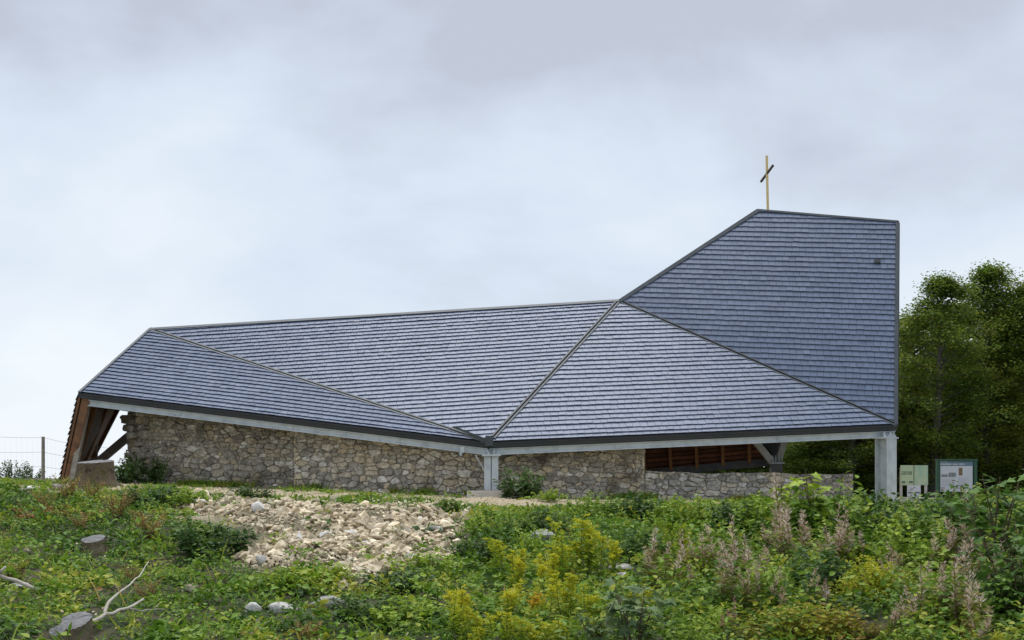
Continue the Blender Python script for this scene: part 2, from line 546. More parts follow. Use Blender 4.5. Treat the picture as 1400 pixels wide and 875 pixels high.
def slope(pts, line, name='roof_slope', expo=0.18, wid=0.195, inset=0.05, seed=1, hole=None, deep=1.0):
    """a roof plane: deck plus overlapping slates in courses that run along the line (two points on the plane)"""
    rnd = random.Random(seed)
    mb, n_ = deck(pts)
    so_ = cpart(mb, name, M_deck)
    c = (line[1] - line[0]).normalized()
    u = n_.cross(c).normalized()
    if u.z < 0:
        u = -u; c = -c
    o_ = pts[0]
    poly = [((p - o_).dot(c), (p - o_).dot(u)) for p in pts]
    if sum(poly[i][0] * poly[(i + 1) % len(poly)][1] - poly[(i + 1) % len(poly)][0] * poly[i][1] for i in range(len(poly))) < 0:
        poly = poly[::-1]
    hp = []
    for i in range(len(poly)):
        p, q_ = poly[i], poly[(i + 1) % len(poly)]
        ex, ey = q_[0] - p[0], q_[1] - p[1]
        l_ = math.hypot(ex, ey)
        nn = (ey / l_, -ex / l_)
        hp.append((nn, nn[0] * p[0] + nn[1] * p[1] - inset))
    b0, b1 = min(p[1] for p in poly), max(p[1] for p in poly)
    a0, a1 = min(p[0] for p in poly), max(p[0] for p in poly)
    row = 0
    bb = b0 - 0.01
    eye = Vector((0, 0, EYE))
    while bb < b1:
        a = a0 - (row % 2) * wid * 0.5 - rnd.random() * 0.05 - wid
        drift = rnd.gauss(0, .006)
        while a < a1:
            ww = wid * rnd.uniform(0.9, 1.1)
            tl = bb + drift + rnd.gauss(0, .004)
            ln = expo * 1.3
            rect = [(a + .0035, tl), (a + ww - .0035, tl), (a + ww - .0035, tl + ln), (a + .0035, tl + ln)]
            pl = rect
            for nn, dd in hp:
                pl = clip_halfplane(pl, nn, dd)
                if len(pl) < 3:
                    break
            if len(pl) >= 3 and area2(pl) > 0.002:
                if not (hole and abs(a + ww / 2 - hole[0]) < .10 and abs(tl + expo / 2 - hole[1]) < .09):
                    lift = 0.037 + rnd.gauss(0, .002)
                    tw = rnd.gauss(0, .0014)          # each slate lies a little askew
                    k = len(pl)
                    top, bot = [], []
                    for (x, y) in pl:
                        h = lift * (1 - (y - tl) / ln) * deep + .002 + tw * (x - a) / ww
                        base = o_ + c * x + u * y
                        bot.append(base + n_ * h)
                        top.append(base + n_ * (h + .013))
                    fs = [tuple(range(k)), tuple(range(2 * k - 1, k - 1, -1))] + [(i, i + k, (i + 1) % k + k, (i + 1) % k) for i in range(k)]
                    cen = o_ + c * (a + ww / 2) + u * (tl + expo / 2)
                    dv = cen - eye
                    pa = area2(pl) / 1.3 * abs(dv.normalized().dot(n_)) / dv.length_squared * F * F
                    SLATES.append([pa, so_, top + bot, fs, min(1, max(0, rnd.gauss(.5, .22)))])
            a += ww
        bb += expo
        row += 1
    return so_, c, u, o_, n_


nN = (B - A).cross(D - A)
nH = (E - D).cross(B - D)
nW = (D - Cc).cross(A - Cc)
slope([Cc, D, A], (Cc, D), seed=3)
slope([A, D, B], (on_plane(400, 520, A, nN), on_plane(700, 500.5, A, nN)), seed=4)
slope([D, E, B], (D, E), seed=5)
tl0, tl1 = on_plane(900, 440, E, nT), on_plane(1200, 450.0, E, nT)
# the missing slate near the tower's right edge
cT = (tl1 - tl0).normalized(); nTt = nT if nT.z > 0 else -nT; uT = nTt.cross(cT).normalized()
hp_ = on_plane(1199, 359, E, nT)
if uT.z < 0:
    uT = -uT
hole = ((hp_ - E).dot(cT), (hp_ - E).dot(uT))
slope([E, T3, T2, B], (tl0, tl1), seed=6, hole=None)
notch = MB().box(hp_ + nTt * .05, cT * .085, uT * .06, nTt * .03)
notch.add([hp_ + nTt * .055 + cT * .02 - uT * .05, hp_ + nTt * .055 + cT * .065 - uT * .05, hp_ + nTt * .055 + cT * .05 - uT * .10, hp_ + nTt * .03 + cT * .04 - uT * .11], [(0, 1, 2, 3)])
cpart(notch, 'roof_vent', M_flashdark)

SLATES.sort(key=lambda s_: -s_[0])
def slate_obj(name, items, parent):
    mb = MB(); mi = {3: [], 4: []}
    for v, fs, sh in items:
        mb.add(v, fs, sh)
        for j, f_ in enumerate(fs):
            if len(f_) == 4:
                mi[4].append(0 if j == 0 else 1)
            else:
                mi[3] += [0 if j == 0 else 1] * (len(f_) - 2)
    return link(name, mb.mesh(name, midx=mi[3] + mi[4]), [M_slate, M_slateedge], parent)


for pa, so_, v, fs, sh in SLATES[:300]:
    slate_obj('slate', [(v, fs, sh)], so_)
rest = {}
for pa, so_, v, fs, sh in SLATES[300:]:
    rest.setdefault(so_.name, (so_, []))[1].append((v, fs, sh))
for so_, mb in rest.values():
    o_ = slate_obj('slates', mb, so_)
    o_['kind'] = 'stuff'

# rear planes, with boards and rafters under the one that can be looked at from below
for pts in ([A, RL, Cc], [A, B, RM], [A, RM, RL], [B, T2, RB], [T2, RC, RB], [T2, T3, RC], [T3, E, RC]):
    mb, n_ = deck(pts, .05)
    cpart(mb, 'rear_roof_slope', M_deck)
mb, nR = deck([B, RB, RM], .05)
rear = cpart(mb, 'rear_roof_slope', M_deck)
cR = (RB - RM).normalized(); uR = nR.cross(cR).normalized()
if uR.z < 0:
    uR = -uR
Ltri = (RB - RM).length
Hh = (B - RM).dot(uR); Bx = (B - RM).dot(cR)
k = 0
yy = .06
while yy < Hh - .4:
    f_ = yy / Hh
    x0 = Bx * f_ + .05; x1 = Ltri + (Bx - Ltri) * f_ - .05
    mb = MB().box(RM + cR * ((x0 + x1) / 2) + uR * yy - nR * .085, cR * ((x1 - x0) / 2), uR * .062, nR * .016, random.random())
    mb.obj('board', M_board, rear)
    yy += .16
for x in np.arange(.5, Ltri - .1, .82):
    hmax = Hh * (x / Bx if x < Bx else (Ltri - x) / (Ltri - Bx))
    MB().box(RM + cR * x + uR * (hmax * .5) - nR * .145, cR * .05, uR * (hmax * .5 - .02), nR * .04).obj('rafter', M_rafter, rear)
cpart(MB().bar(RM + Vector((0, -.1, -.12)), RB + Vector((-.12, -.1, -.10)), .12, .24), 'rear_beam', M_darkbeam)
cpart(MB().bar(RL, RM, .12, .2, off=-.1), 'rear_beam', M_darkbeam)

# left end: a roof plane folded down to the ground, seen from inside
mb, nP = deck([Cc, RL, G2, G1], .06)
nP = (RL - Cc).cross(G1 - Cc).normalized()
if nP.x > 0:
    nP = -nP                                # outwards = to the left
M_pboard = mat('dark_brown_board', (.13, .068, .036), (.25, .125, .065), scale=5, rough=0.75, attr='shade', attr_amt=0.4, bump=0.15)
panel = cpart(mb, 'end_roof_panel', M_pboard)
for i in range(7):
    f0, f1 = i / 7 + .008, (i + 1) / 7 - .008
    a0_, a1_ = Cc.lerp(RL, f0), Cc.lerp(RL, f1)
    b0_, b1_ = G1.lerp(G2, f0), G1.lerp(G2, f1)
    o1, o2 = -nP * .065, -nP * .09
    MB().add([a0_ + o1, a1_ + o1, b1_ + o1, b0_ + o1, a0_ + o2, a1_ + o2, b1_ + o2, b0_ + o2],
             [(0, 1, 2, 3), (7, 6, 5, 4), (0, 4, 5, 1), (1, 5, 6, 2), (2, 6, 7, 3), (3, 7, 4, 0)], random.random()).obj('board', M_pboard, panel)
for f_ in (.33, .66):
    MB().bar(Cc.lerp(RL, f_) - nP * .14, G1.lerp(G2, f_) - nP * .14, .09, .10, up=nP).obj('rafter', M_rafter, panel)
MB().bar(RL - nP * .12, G2 - nP * .12, .12, .2, up=nP).obj('rafter', M_pboard, panel)
MB().bar(Cc - nP * .10 + Vector((.1, 0, -.1)), G1 - nP * .10 + Vector((.1, 0, 0)), .1, .2, up=nP).obj('edge_board', M_pboard, panel)
sh_ = MB()
rows = 15
for i in range(rows):
    f0, f1 = i / rows, (i + 1.25) / rows
    for j in range(24):
        s0, s1 = j / 24 + .002, (j + 1) / 24 - .002
        q0 = Cc.lerp(G1, f0).lerp(RL.lerp(G2, f0), s0); q1 = Cc.lerp(G1, f0).lerp(RL.lerp(G2, f0), s1)
        q2 = Cc.lerp(G1, f1).lerp(RL.lerp(G2, f1), s1); q3 = Cc.lerp(G1, f1).lerp(RL.lerp(G2, f1), s0)
        lf = .05 + random.uniform(-.008, .012)
        a_, b_ = nP * .008, nP * lf
        th = nP * .018
        sh_.add([q0 + a_, q1 + a_, q2 + b_, q3 + b_, q0 + a_ + th, q1 + a_ + th, q2 + b_ + th, q3 + b_ + th],
                [(0, 1, 2, 3), (7, 6, 5, 4), (0, 4, 5, 1), (1, 5, 6, 2), (2, 6, 7, 3), (3, 7, 4, 0)], random.random())
o_ = sh_.obj('shingles', M_shingle, panel); o_['kind'] = 'stuff'
cpart(MB().bar(P(121, 546, 32.25), P(98, 660, 32.25), .14, .16, up=(0, -1, 0)), 'end_post', M_greywood)
cpart(MB().bar(P(205, 572, 37.6), P(122, 642, 37.2), .24, .2, up=(0, -1, 0)), 'brace', M_palewood)

# eaves: dark fascia and galvanised beam below it
nWo = nW.normalized() if nW.y < 0 else -nW.normalized()


def eave(p, q_, cut0=0.0, cut1=0.0):
    d = (q_ - p).normalized()
    front = d.cross(Vector((0, 0, 1))).normalized()
    if front.y > 0:
        front = -front
    up = front.cross(d) if front.cross(d).z > 0 else d.cross(front)
    f_ = MB()
    f_.bar(p + front * .02, q_ + front * .02, .03, .095, up=up, off=-.070)
    f_.bar(p + front * .02 + d * .02, q_ + front * .035 - d * .02, .07, .035, up=up, off=-.012)
    cpart(f_, 'fascia', M_fascia)
    g = MB()
    i0, i1 = p + d * cut0 - front * .10, q_ - d * cut1 - front * .10
    g.bar(i0, i1, .018, .13, up=up, off=-.222)
    g.bar(i0, i1, .15, .022, up=up, off=-.146)
    g.bar(i0, i1, .15, .022, up=up, off=-.298)
    cpart(g, 'eave_beam', M_steel)
    cpart(MB().bar(p - front * .16, q_ - front * .16, .04, .07, up=up, off=-.12), 'soffit_board', M_darkbeam)
    return d, front, up


dL, fL, uL = eave(Cc, D, .28, .02)
dR_, fR, uR_ = eave(D, E, .02, .02)
for p_, d_, fr_, u_, fs_ in ((Cc, dL, fL, uL, (2.9, 6.1, 9.2)), (D, dR_, fR, uR_, (3.4, 7.85))):
    for f_ in fs_:
        sp = MB().box(p_ + d_ * f_ - fr_ * .083 - u_ * .222, d_ * .10, fr_ * .006, u_ * .055)
        for a_ in (-.06, .06):
            for b_ in (-.03, .03):
                c_ = p_ + d_ * (f_ + a_) - fr_ * .078 - u_ * (.222 + b_)
                sp.tube([c_, c_ + fr_ * .02], [.012, .012], 6)
        cpart(sp, 'splice_plate', M_steel)

# ridge, hip and valley flashings
def flashing(p, q_, na_, nb_, w=.05, gap=.045, h=.05, lift=.03):
    up = (na_ + nb_).normalized()
    d = (q_ - p).normalized()
    g = MB()
    for s in (-1, 1):
        g.bar(p, q_, w, h, up=up, off=lift, side=s * (gap / 2 + w / 2))
    o1 = cpart(g, 'flashing', M_flash)
    MB().bar(p, q_, gap - .002, .02, up=up, off=lift - .02).obj('groove', M_flashdark, o1)


def upn(n_):
    n_ = n_.normalized()
    return n_ if n_.z > 0 else -n_


nNu, nHu, nWu, nTu = upn(nN), upn(nH), upn(nW), upn(nT)
flashing(A, D + (A - D).normalized() * .25, nWu, nNu)
flashing(B + (D - B).normalized() * .08, D + (B - D).normalized() * .2, nNu, nHu, w=.05)
flashing(B + (E - B).normalized() * .1, E + (B - E).normalized() * .02, nHu, nTu, w=.045)


def trim(p, q_, n_, inward, w, h=.06):
    """an edge strip that lies on the plane, just inside its edge"""
    g = MB()
    s = (inward - (q_ - p).normalized() * inward.dot((q_ - p).normalized())).normalized()
    g.bar(p + s * (w / 2 - .02), q_ + s * (w / 2 - .02), w, h, up=n_, off=.035)
    cpart(g, 'edge_trim', M_flash)


cenT = (E + B + T2 + T3) / 4
trim(B, T2, nTu, cenT - B, .12)
trim(T2, T3, nTu, cenT - T2, .07)
trim(T3, E, nTu, cenT - T3, .10)
trim(A, B, nNu, D - A, .11)
trim(Cc, A, nWu, D - A, .08)
# meeting of the two eaves over the middle column
jj = D + Vector((0, -.06, 0))
cpart(MB().box(jj + Vector((.02, -.03, .06)), (.10, 0, 0), (0, .05, 0), (0, 0, .13)).bar(jj + Vector((-.9, .02, .42)), jj + Vector((-.05, -.03, .08)), .05, .06).bar(jj + Vector((-1.0, .02, .37)), jj + Vector((-.10, -.03, .05)), .05, .05), 'valley_box', M_flash)


# columns
def column(px, ytop, ybot, y, rot, wdt, name, halves=False):
    top, bot = P(px, ytop, y), P(px, ybot, y)
    ca, sa = math.cos(rot), math.sin(rot)
    X, Y = Vector((ca, sa, 0)), Vector((-sa, ca, 0))
    h = (top.z - bot.z) / 2
    c = Vector((top.x, top.y, (top.z + bot.z) / 2))
    g = MB()
    if halves:
        for s in (-1, 1):
            g.box(c + X * s * (wdt * .27), X * (wdt * .225), Y * .13, Vector((0, 0, h)))
        g.box(c + Y * .035, X * (wdt * .06), Y * .09, Vector((0, 0, h - .004)))
    else:
        g.box(c - Y * .19, X * (wdt / 2), Y * .014, Vector((0, 0, h)))
        g.box(c + Y * .19, X * (wdt / 2), Y * .014, Vector((0, 0, h)))
        g.box(c, X * .012, Y * .175, Vector((0, 0, h - .003)))
    o1 = cpart(g, 'column', M_steel)
    MB().box((top.x, top.y, top.z + .02), X * (wdt * .66), Y * .22, (0, 0, .022)).obj('cap_plate', M_steel, o1)
    bl = MB()
    for s in (-1, 1):
        for k_ in range(4):
            p = Vector((top.x, top.y, top.z)) + X * (wdt * (-.5 + k_ / 3)) - Y * .16
            bl.tube([p + Vector((0, 0, -.04)), p + Vector((0, 0, .10))], [.014, .014], 6)
        break
    bl.obj('bolts', M_steel, o1)['kind'] = 'stuff'
    for s in (-.22, .22):
        MB().box((top.x + s * wdt, top.y - .05, top.z + .10), (.012, 0, 0), (0, .1, 0), (0, 0, .065)).obj('stiffener', M_steel, o1)
    return o1, top, bot


colm, ctop, cbot = column(671.5, 623.5, 673, 29.95, 0.05, .36, 'column', True)
# rust-stained foot
MB().box(cbot + Vector((0, -.002, .03)), (.178, 0, 0), (0, .142, 0), (0, 0, .03)).obj('foot_plate', mat('rusty_steel', (.42, .24, .16), (.55, .47, .42), scale=14, rough=.6), colm)
column(1211, 599.7, 690, 31.45, 0.55, .38, 'column')
tag(MB().box((P(673, 672, 29.8).x, 29.8, P(673, 671.5, 29.4).z - .12), (.63, 0, 0), (0, .40, 0), (0, 0, .12)).obj('footing', M_concrete),
    'pale concrete pad under the middle steel column', 'concrete footing')
# light bracket and thin rod by the middle column
br = MB().bar(P(632, 611, 29.98), P(632, 619, 29.98), .10, .07, up=(0, -1, 0))
br.bar(P(630, 618, 29.95), P(630, 623, 29.95), .06, .10, up=(0, -1, 0))
cpart(br, 'beam_bracket', M_steel)
cpart(MB().tube([P(650, 622, 30.0), P(664, 646, 29.95), P(664.5, 668, 29.9)], [.016, .016, .014], 6), 'thin_rod', M_steel)

# rear support with a V of two struts on a short stub
stub = P(1061, 634, 36.6)
g = MB().box(stub + Vector((0, 0, -.45)), (.17, 0, 0), (0, .15, 0), (0, 0, .45))
vo = cpart(g, 'rear_stub_column', M_darkbeam)
MB().box(stub + Vector((0, 0, .02)), (.22, 0, 0), (0, .2, 0), (0, 0, .022)).obj('cap_plate', M_steel, vo)
M_paint = mat('pale_grey_strut', (.40, .39, .36), (.55, .53, .49), scale=6, rough=.7)
for a_, b_ in ((P(1055, 631, 36.55), P(1028, 598, 36.0)), (P(1064, 630, 36.55), P(1074, 596, 36.4))):
    MB().bar(a_, b_, .19, .16, up=(0, -1, 0)).obj('strut', M_paint, vo)
bl = MB()
for dx in (-.14, -.05, .05, .14):
    bl.tube([stub + Vector((dx, -.16, .02)), stub + Vector((dx, -.16, .26))], [.018, .018], 6)
    bl.box(stub + Vector((dx, -.1, .13)), (.012, 0, 0), (0, .08, 0), (0, 0, .10))
bl.obj('strut_shoe', M_steel, vo)

# the cross
cb = P(1050, 290, 37.3)
ct = P(1048.2, 213, 37.3)
cross = thing('cross', 'slender gilded cross standing on top of the slate tower', 'cross', cb)
MB().bar(Vector((0, 0, -.25)), ct - cb, .068, .068, up=(0, 1, 0)).obj('upright', M_gold, cross)
MB().bar(P(1040.3, 248.5, 37.75) - cb, P(1057, 226, 36.85) - cb, .06, .055).obj('crossbar', M_bronze, cross)


# ------------------------------------------------------------------ rubble walls
def power_cells(W, top, n, seed, asp=1.7):
    """irregular stone outlines: weighted Voronoi cells of a strip W long, its top height given by top(x)"""
    rnd = random.Random(seed)
    Hm = max(top(W * i / 40) for i in range(41))
    pts = []
    h0 = math.sqrt(W * Hm / n / asp) * 1.02
    y = -.05
    while y < Hm:
        h = h0 * rnd.choice((.5, .65, .85, 1.0, 1.15, 1.45))
        x = -rnd.random() * h
        while x < W + .1:
            wd = h0 * asp * rnd.choice((.35, .5, .7, .9, 1.0, 1.4, 1.9))
            cx = x + wd / 2
            if rnd.random() < .22 and h > .9 * h0:                 # two thin stones, one on the other
                for k in (.25, .75):
                    pts.append((cx + rnd.gauss(0, .03), y + h * k + rnd.gauss(0, .012), wd * .42))
            else:
                pts.append((cx + rnd.gauss(0, .02), y + h * .5 + rnd.gauss(0, .10) * h, wd * .42))
            x += wd
        y += h
    cells = []
    ar = np.array(pts)
    for i, (x, y, r) in enumerate(pts):
        d2 = ((ar[:, 0] - x) / asp) ** 2 + (ar[:, 1] - y) ** 2
        nb_ = np.argsort(d2)[1:22]
        pl = [(-.0, -.12), (W, -.12), (W, top(W)), (0.0, top(0))]
        # top edge as its own samples
        pl = [(0, -.12), (W, -.12)] + [(W * (1 - k / 24), top(W * (1 - k / 24))) for k in range(25)]
        lo_, hi_ = x - 1.2, x + 1.2
        pl = [p for p in pl]
        pl = clip_halfplane(pl, (1, 0), min(W, hi_)); pl = clip_halfplane(pl, (-1, 0), -max(0, lo_))
        for j in nb_:
            qx, qy, qr = pts[j]
            # |p-a|^2 - ra^2 <= |p-b|^2 - rb^2 in the squeezed metric
            ax, ay, bx_, by_ = x / asp, y, qx / asp, qy
            nn = (2 * (bx_ - ax) / asp, 2 * (by_ - ay))
            dd = bx_ ** 2 + by_ ** 2 - ax ** 2 - ay ** 2 + ((r / asp) ** 2 - (qr / asp) ** 2) * .9
            pl = clip_halfplane(pl, nn, dd)
            if len(pl) < 3:
                break
        if len(pl) >= 3 and area2(pl) > .0015:
            cells.append(pl)
    return cells


def stone_from(pl, o_, X, Z, Nn, rnd, bulge):
    """a stone standing proud of the wall face, outline pl in wall coordinates"""
    cx = sum(p[0] for p in pl) / len(pl); cy = sum(p[1] for p in pl) / len(pl)
    # merge tiny edges, round the corners
    pts = []
    for i in range(len(pl)):
        p, q_ = pl[i], pl[(i + 1) % len(pl)]
        l_ = math.hypot(q_[0] - p[0], q_[1] - p[1])
        if l_ < .025:
            pts.append(((p[0] + q_[0]) / 2, (p[1] + q_[1]) / 2))
            continue
        pts.append((p[0] * .86 + q_[0] * .14, p[1] * .86 + q_[1] * .14))
        if l_ > .11:
            jt = rnd.gauss(0, .012)
            pts.append(((p[0] + q_[0]) / 2 + jt, (p[1] + q_[1]) / 2 + rnd.gauss(0, .012)))
        pts.append((p[0] * .14 + q_[0] * .86, p[1] * .14 + q_[1] * .86))
    k = len(pts)
    size = math.sqrt(area2(pl))
    joint = min(.010, size * .06)
    tilt = (rnd.gauss(0, .10), rnd.gauss(0, .10))
    v = []
    for (sc, dp) in ((1.0, -.06), (.985, bulge * .5), (.86, bulge)):
        for (x, y) in pts:
            ex, ey = x - cx, y - cy
            l_ = math.hypot(ex, ey) + 1e-6
            s = max(.3, (l_ - joint) / l_) * sc
            jx, jy = (rnd.gauss(0, .006), rnd.gauss(0, .006)) if dp > 0 else (0, 0)
            d = dp
            if dp > 0:
                d = dp + tilt[0] * ex + tilt[1] * ey + rnd.gauss(0, .008)
            v.append(o_ + X * (cx + ex * s + jx) + Z * (cy + ey * s + jy) + Nn * d)
    fs = []
    for a_ in (0, 1):
        for i in range(k):
            j = (i + 1) % k
            fs.append((a_ * k + i, a_ * k + j, a_ * k + k + j, a_ * k + k + i))
    v.append(o_ + X * cx + Z * cy + Nn * (bulge * 1.06 + rnd.gauss(0, .006)))
    for i in range(k):
        fs.append((2 * k + i, 2 * k + (i + 1) % k, 3 * k))
    return v, fs


def wall(name, label, faces, m, thick=.6, seed=1):
    """faces: list of (p, q, top function, stone count); p, q on the ground line (x, y); the first face carries the core"""
    (p, q_, _, _) = faces[0][:4]
    base = Vector(((p[0] + q_[0]) / 2, (p[1] + q_[1]) / 2, G((p[0] + q_[0]) / 2, (p[1] + q_[1]) / 2)))
    root = thing(name, label, 'stone wall', base, 'old rubble stone walls of the chapel')
    rnd = random.Random(seed)
    allst = []
    core = MB()
    for fi, fc in enumerate(faces):
        p, q_, top, n = fc[:4]
        X = Vector((q_[0] - p[0], q_[1] - p[1], 0)); W = X.length; X.normalize()
        Nn = Vector((X.y, -X.x, 0))
        z0, z1 = G(*p), G(*q_)
        Zv = Vector((0, 0, 1))
        o_ = Vector((p[0], p[1], 0))
        gz = lambda x: z0 + (z1 - z0) * x / W
        tops = lambda x: top(x / W)                   # world height of the wall top
        loc_top = lambda x: tops(x) - gz(x)
        X3 = (X * W + Vector((0, 0, z1 - z0))) / W     # follows the ground line
        o3 = Vector((p[0], p[1], z0))
        for pl in power_cells(W, loc_top, n, seed + fi * 17):
            sz = math.sqrt(area2(pl))
            if rnd.random() < .035:
                continue                                  # a stone has fallen out here
            v, fs = stone_from(pl, o3 - base, X3, Zv, Nn, rnd, (.025 + min(.07, sz * .16) * rnd.uniform(.3, 1.9)) * (1 if fi == 0 else rnd.uniform(.8, 3.4)))
            cy = sum(a[1] for a in pl) / len(pl)
            allst.append((area2(pl), v, fs, min(1, max(0, rnd.gauss(.5, .32)))))
        K = 12
        for i in range(K):
            xa, xb = W * i / K, W * (i + 1) / K
            dep = thick if fi == 0 else .3
            vv = []
            for x in (xa, xb):
                for (dn, zz) in ((.004, gz(x) - .3), (.004, tops(x) - .01), (-dep, gz(x) - .3), (-dep, tops(x) - .01)):
                    vv.append(o_ + X * x + Nn * dn + Zv * zz - base)
            core.add(vv, [(0, 4, 5, 1), (2, 3, 7, 6), (1, 5, 7, 3)] + ([(0, 1, 3, 2)] if i == 0 else []) + ([(4, 6, 7, 5)] if i == K - 1 else []))
    core.obj('mortar_core', M_mortar, root)
    allst.sort(key=lambda s_: -s_[0])
    for ar_, v, fs, sh in allst[:300]:
        MB().add(v, fs, sh).obj('stone', m, root)
    if len(allst) > 300:
        mb_ = MB()
        for ar_, v, fs, sh in allst[300:]:
            mb_.add(v, fs, sh)
        mb_.obj('small_stones', m, root)['kind'] = 'stuff'
    return root


def gxy(px, y):
    return ((px - 700) / F * y, y)


def topline(pa, pb):
    """world heights along the wall from (photo row, depth) pairs at both ends"""
    za = EYE + (HZ - pa[0]) / F * pa[1]; zb = EYE + (HZ - pb[0]) / F * pb[1]
    return lambda f_: za + (zb - za) * f_


rag = lambda fn, amp, s: (lambda f_: fn(f_) + amp * math.sin(f_ * 9 * s + s) + amp * .7 * math.sin(f_ * 23 * s + 2))
wall('rubble_wall', 'tall dark mossy rubble wall at the open left end of the roof',
     [(gxy(205, 33.2), gxy(403, 32.35), topline((552, 33.2), (585, 32.35)), 330),
      (gxy(177, 34.1), gxy(205, 33.21), topline((550, 34.1), (552, 33.2)), 40)], M_wallA, .6, 11)
wall('rubble_wall', 'long rubble wall under the left eave, sinking towards the middle column',
     [(gxy(402, 32.2), gxy(668, 31.0), topline((572, 32.2), (608, 31.0)), 350)], M_wallB, .6, 23)
wall('rubble_wall', 'rubble wall behind the dark bush, right of the middle column, ending in an upright edge',
     [(gxy(662, 31.02), gxy(881, 31.9), topline((608, 31.0), (603, 31.9)), 215)], M_wallB, .6, 37)
wall('rubble_wall', 'low pale roofless rubble wall below the brown boards, with a broken right end',
     [(gxy(881, 31.95), gxy(1166, 33.0), rag(topline((645, 31.95), (648, 33.0)), .018, 1.3), 135)], M_wallD, .5, 53)

# ------------------------------------------------------------------ leaf and plant builders (numpy)
def frames(d, roll=0.6, rng=RNG):
    """rotation matrices whose y axis runs along d, z roughly up with a random roll"""
    d = d / (np.linalg.norm(d, axis=1, keepdims=True) + 1e-9)
    up = np.zeros_like(d); up[:, 2] = 1
    up = up + rng.normal(0, .12, d.shape)
    x = np.cross(d, up); x /= (np.linalg.norm(x, axis=1, keepdims=True) + 1e-9)
    z = np.cross(x, d)
    a = rng.normal(0, roll, len(d))[:, None]
    x2 = x * np.cos(a) + z * np.sin(a); z2 = -x * np.sin(a) + z * np.cos(a)
    return np.stack([x2, d, z2], -1)       # columns x, y, z


LEAF = (np.array([(0, 0, 0), (.33, .45, .07), (0, 1, -.10), (-.33, .45, .07)]), np.array([(0, 1, 2), (0, 2, 3)]))
NARROW = (np.array([(0, 0, 0), (.11, .4, .02), (0, 1, -.12), (-.11, .4, .02)]), np.array([(0, 1, 2), (0, 2, 3)]))
LEAF6 = (np.array([(0, 0, 0), (.27, .22, .05), (.31, .55, .06), (0, 1, -.16), (-.31, .55, .06), (-.27, .22, .05), (0, .5, .0)]),
         np.array([(0, 1, 6), (1, 2, 6), (2, 3, 6), (3, 4, 6), (4, 5, 6), (5, 0, 6)]))
_rp = [(math.cos(a), math.sin(a)) for a in np.linspace(0, 2 * math.pi, 9)[:-1]]
ROUND = (np.array([(0, .15, -.03)] + [(.5 * c_ * (1 + .08 * (i % 2)), .5 + .52 * s_, .05 + .05 * (i % 2)) for i, (c_, s_) in enumerate(_rp)]),
         np.array([(0, 1 + i, 1 + (i + 1) % 8) for i in range(8)]))
_mp = [(0, 0), (.12, .12), (.5, .05), (.36, .28), (.55, .58), (.25, .52), (.2, .66), (0, 1.0), (-.2, .66), (-.25, .52), (-.55, .58), (-.36, .28), (-.5, .05), (-.12, .12)]
MAPLE = (np.array([(x, y, .08 * abs(x) - .14 * y * y) for x, y in _mp] + [(0, .38, .01)]),
         np.array([(i, (i + 1) % 14, 14) for i in range(14)]))
BLADE = (np.array([(-.035, 0, 0), (.035, 0, 0), (.022, .55, .02), (-.022, .55, .02), (0, 1, -.12)]), np.array([(0, 1, 2), (0, 2, 3), (3, 2, 4)]))


def scatter(tmpl, loc, rot, size, shade, widen=None):
    """copies of a leaf template as one vertex and face array"""
    tv, tf = tmpl
    s = np.asarray(size)[:, None, None] * tv[None]
    if widen is not None:
        s = s * np.array([[widen, 1, 1]])
    v = np.einsum('nij,nkj->nki', rot, s) + loc[:, None, :]
    n, k = len(loc), len(tv)
    f = (tf[None] + (np.arange(n) * k)[:, None, None]).reshape(-1, tf.shape[1])
    return v.reshape(-1, 3), f, np.repeat(np.asarray(shade), k)


class Foliage:
    def __init__(self):
        self.v = []; self.f = []; self.s = []; self.m = []; self.n = 0

    def put(self, tmpl, loc, d, size, shade, roll=.6, mi=0, widen=None, rng=RNG):
        loc = np.asarray(loc, dtype=float).reshape(-1, 3)
        if len(loc) == 0:
            return self
        v, f, s = scatter(tmpl, loc, frames(np.asarray(d, dtype=float).reshape(-1, 3), roll, rng), size, shade, widen)
        self.v.append(v); self.f.append(f + self.n); self.s.append(s); self.m.append(np.full(len(f), mi)); self.n += len(v)
        return self

    def mesh(self, name):
        return np_mesh(name, np.concatenate(self.v), [np.concatenate(self.f)], np.concatenate(self.s), np.concatenate(self.m))


def rdir(n, up=0.3, rng=RNG):
    a = rng.uniform(0, 2 * np.pi, n)
    z = rng.normal(up, .3, n)
    return np.stack([np.cos(a), np.sin(a), z], -1)


ML_green = leaf_mat('green_leaf', [(.022, .062, .010), (.045, .115, .016), (.085, .165, .024), (.14, .20, .035)], patch=.8)
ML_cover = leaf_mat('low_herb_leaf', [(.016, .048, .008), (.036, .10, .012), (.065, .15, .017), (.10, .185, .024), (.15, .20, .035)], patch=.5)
ML_dark = leaf_mat('dark_green_leaf', [(.014, .040, .014), (.026, .07, .022), (.045, .10, .03)])
ML_thicket = leaf_mat('maple_thicket_leaf', [(.016, .05, .012), (.03, .085, .018), (.05, .12, .022)], patch=2)
ML_blue = leaf_mat('blue_green_leaf', [(.022, .055, .030), (.04, .09, .045), (.07, .125, .06)], patch=2)
ML_bright = leaf_mat('bright_green_leaf', [(.05, .12, .015), (.09, .18, .02), (.15, .25, .035)])
ML_grass = leaf_mat('grass_blade', [(.04, .10, .012), (.07, .17, .02), (.13, .20, .04), (.22, .19, .09)])
ML_yellow = leaf_mat('goldenrod_flower', [(.27, .38, .03), (.52, .54, .03), (.76, .67, .05)], trans=.4, gain=(1, 1, 1))
ML_ygreen = leaf_mat('goldenrod_leaf', [(.045, .11, .014), (.11, .20, .02), (.26, .32, .025)], trans=.4)
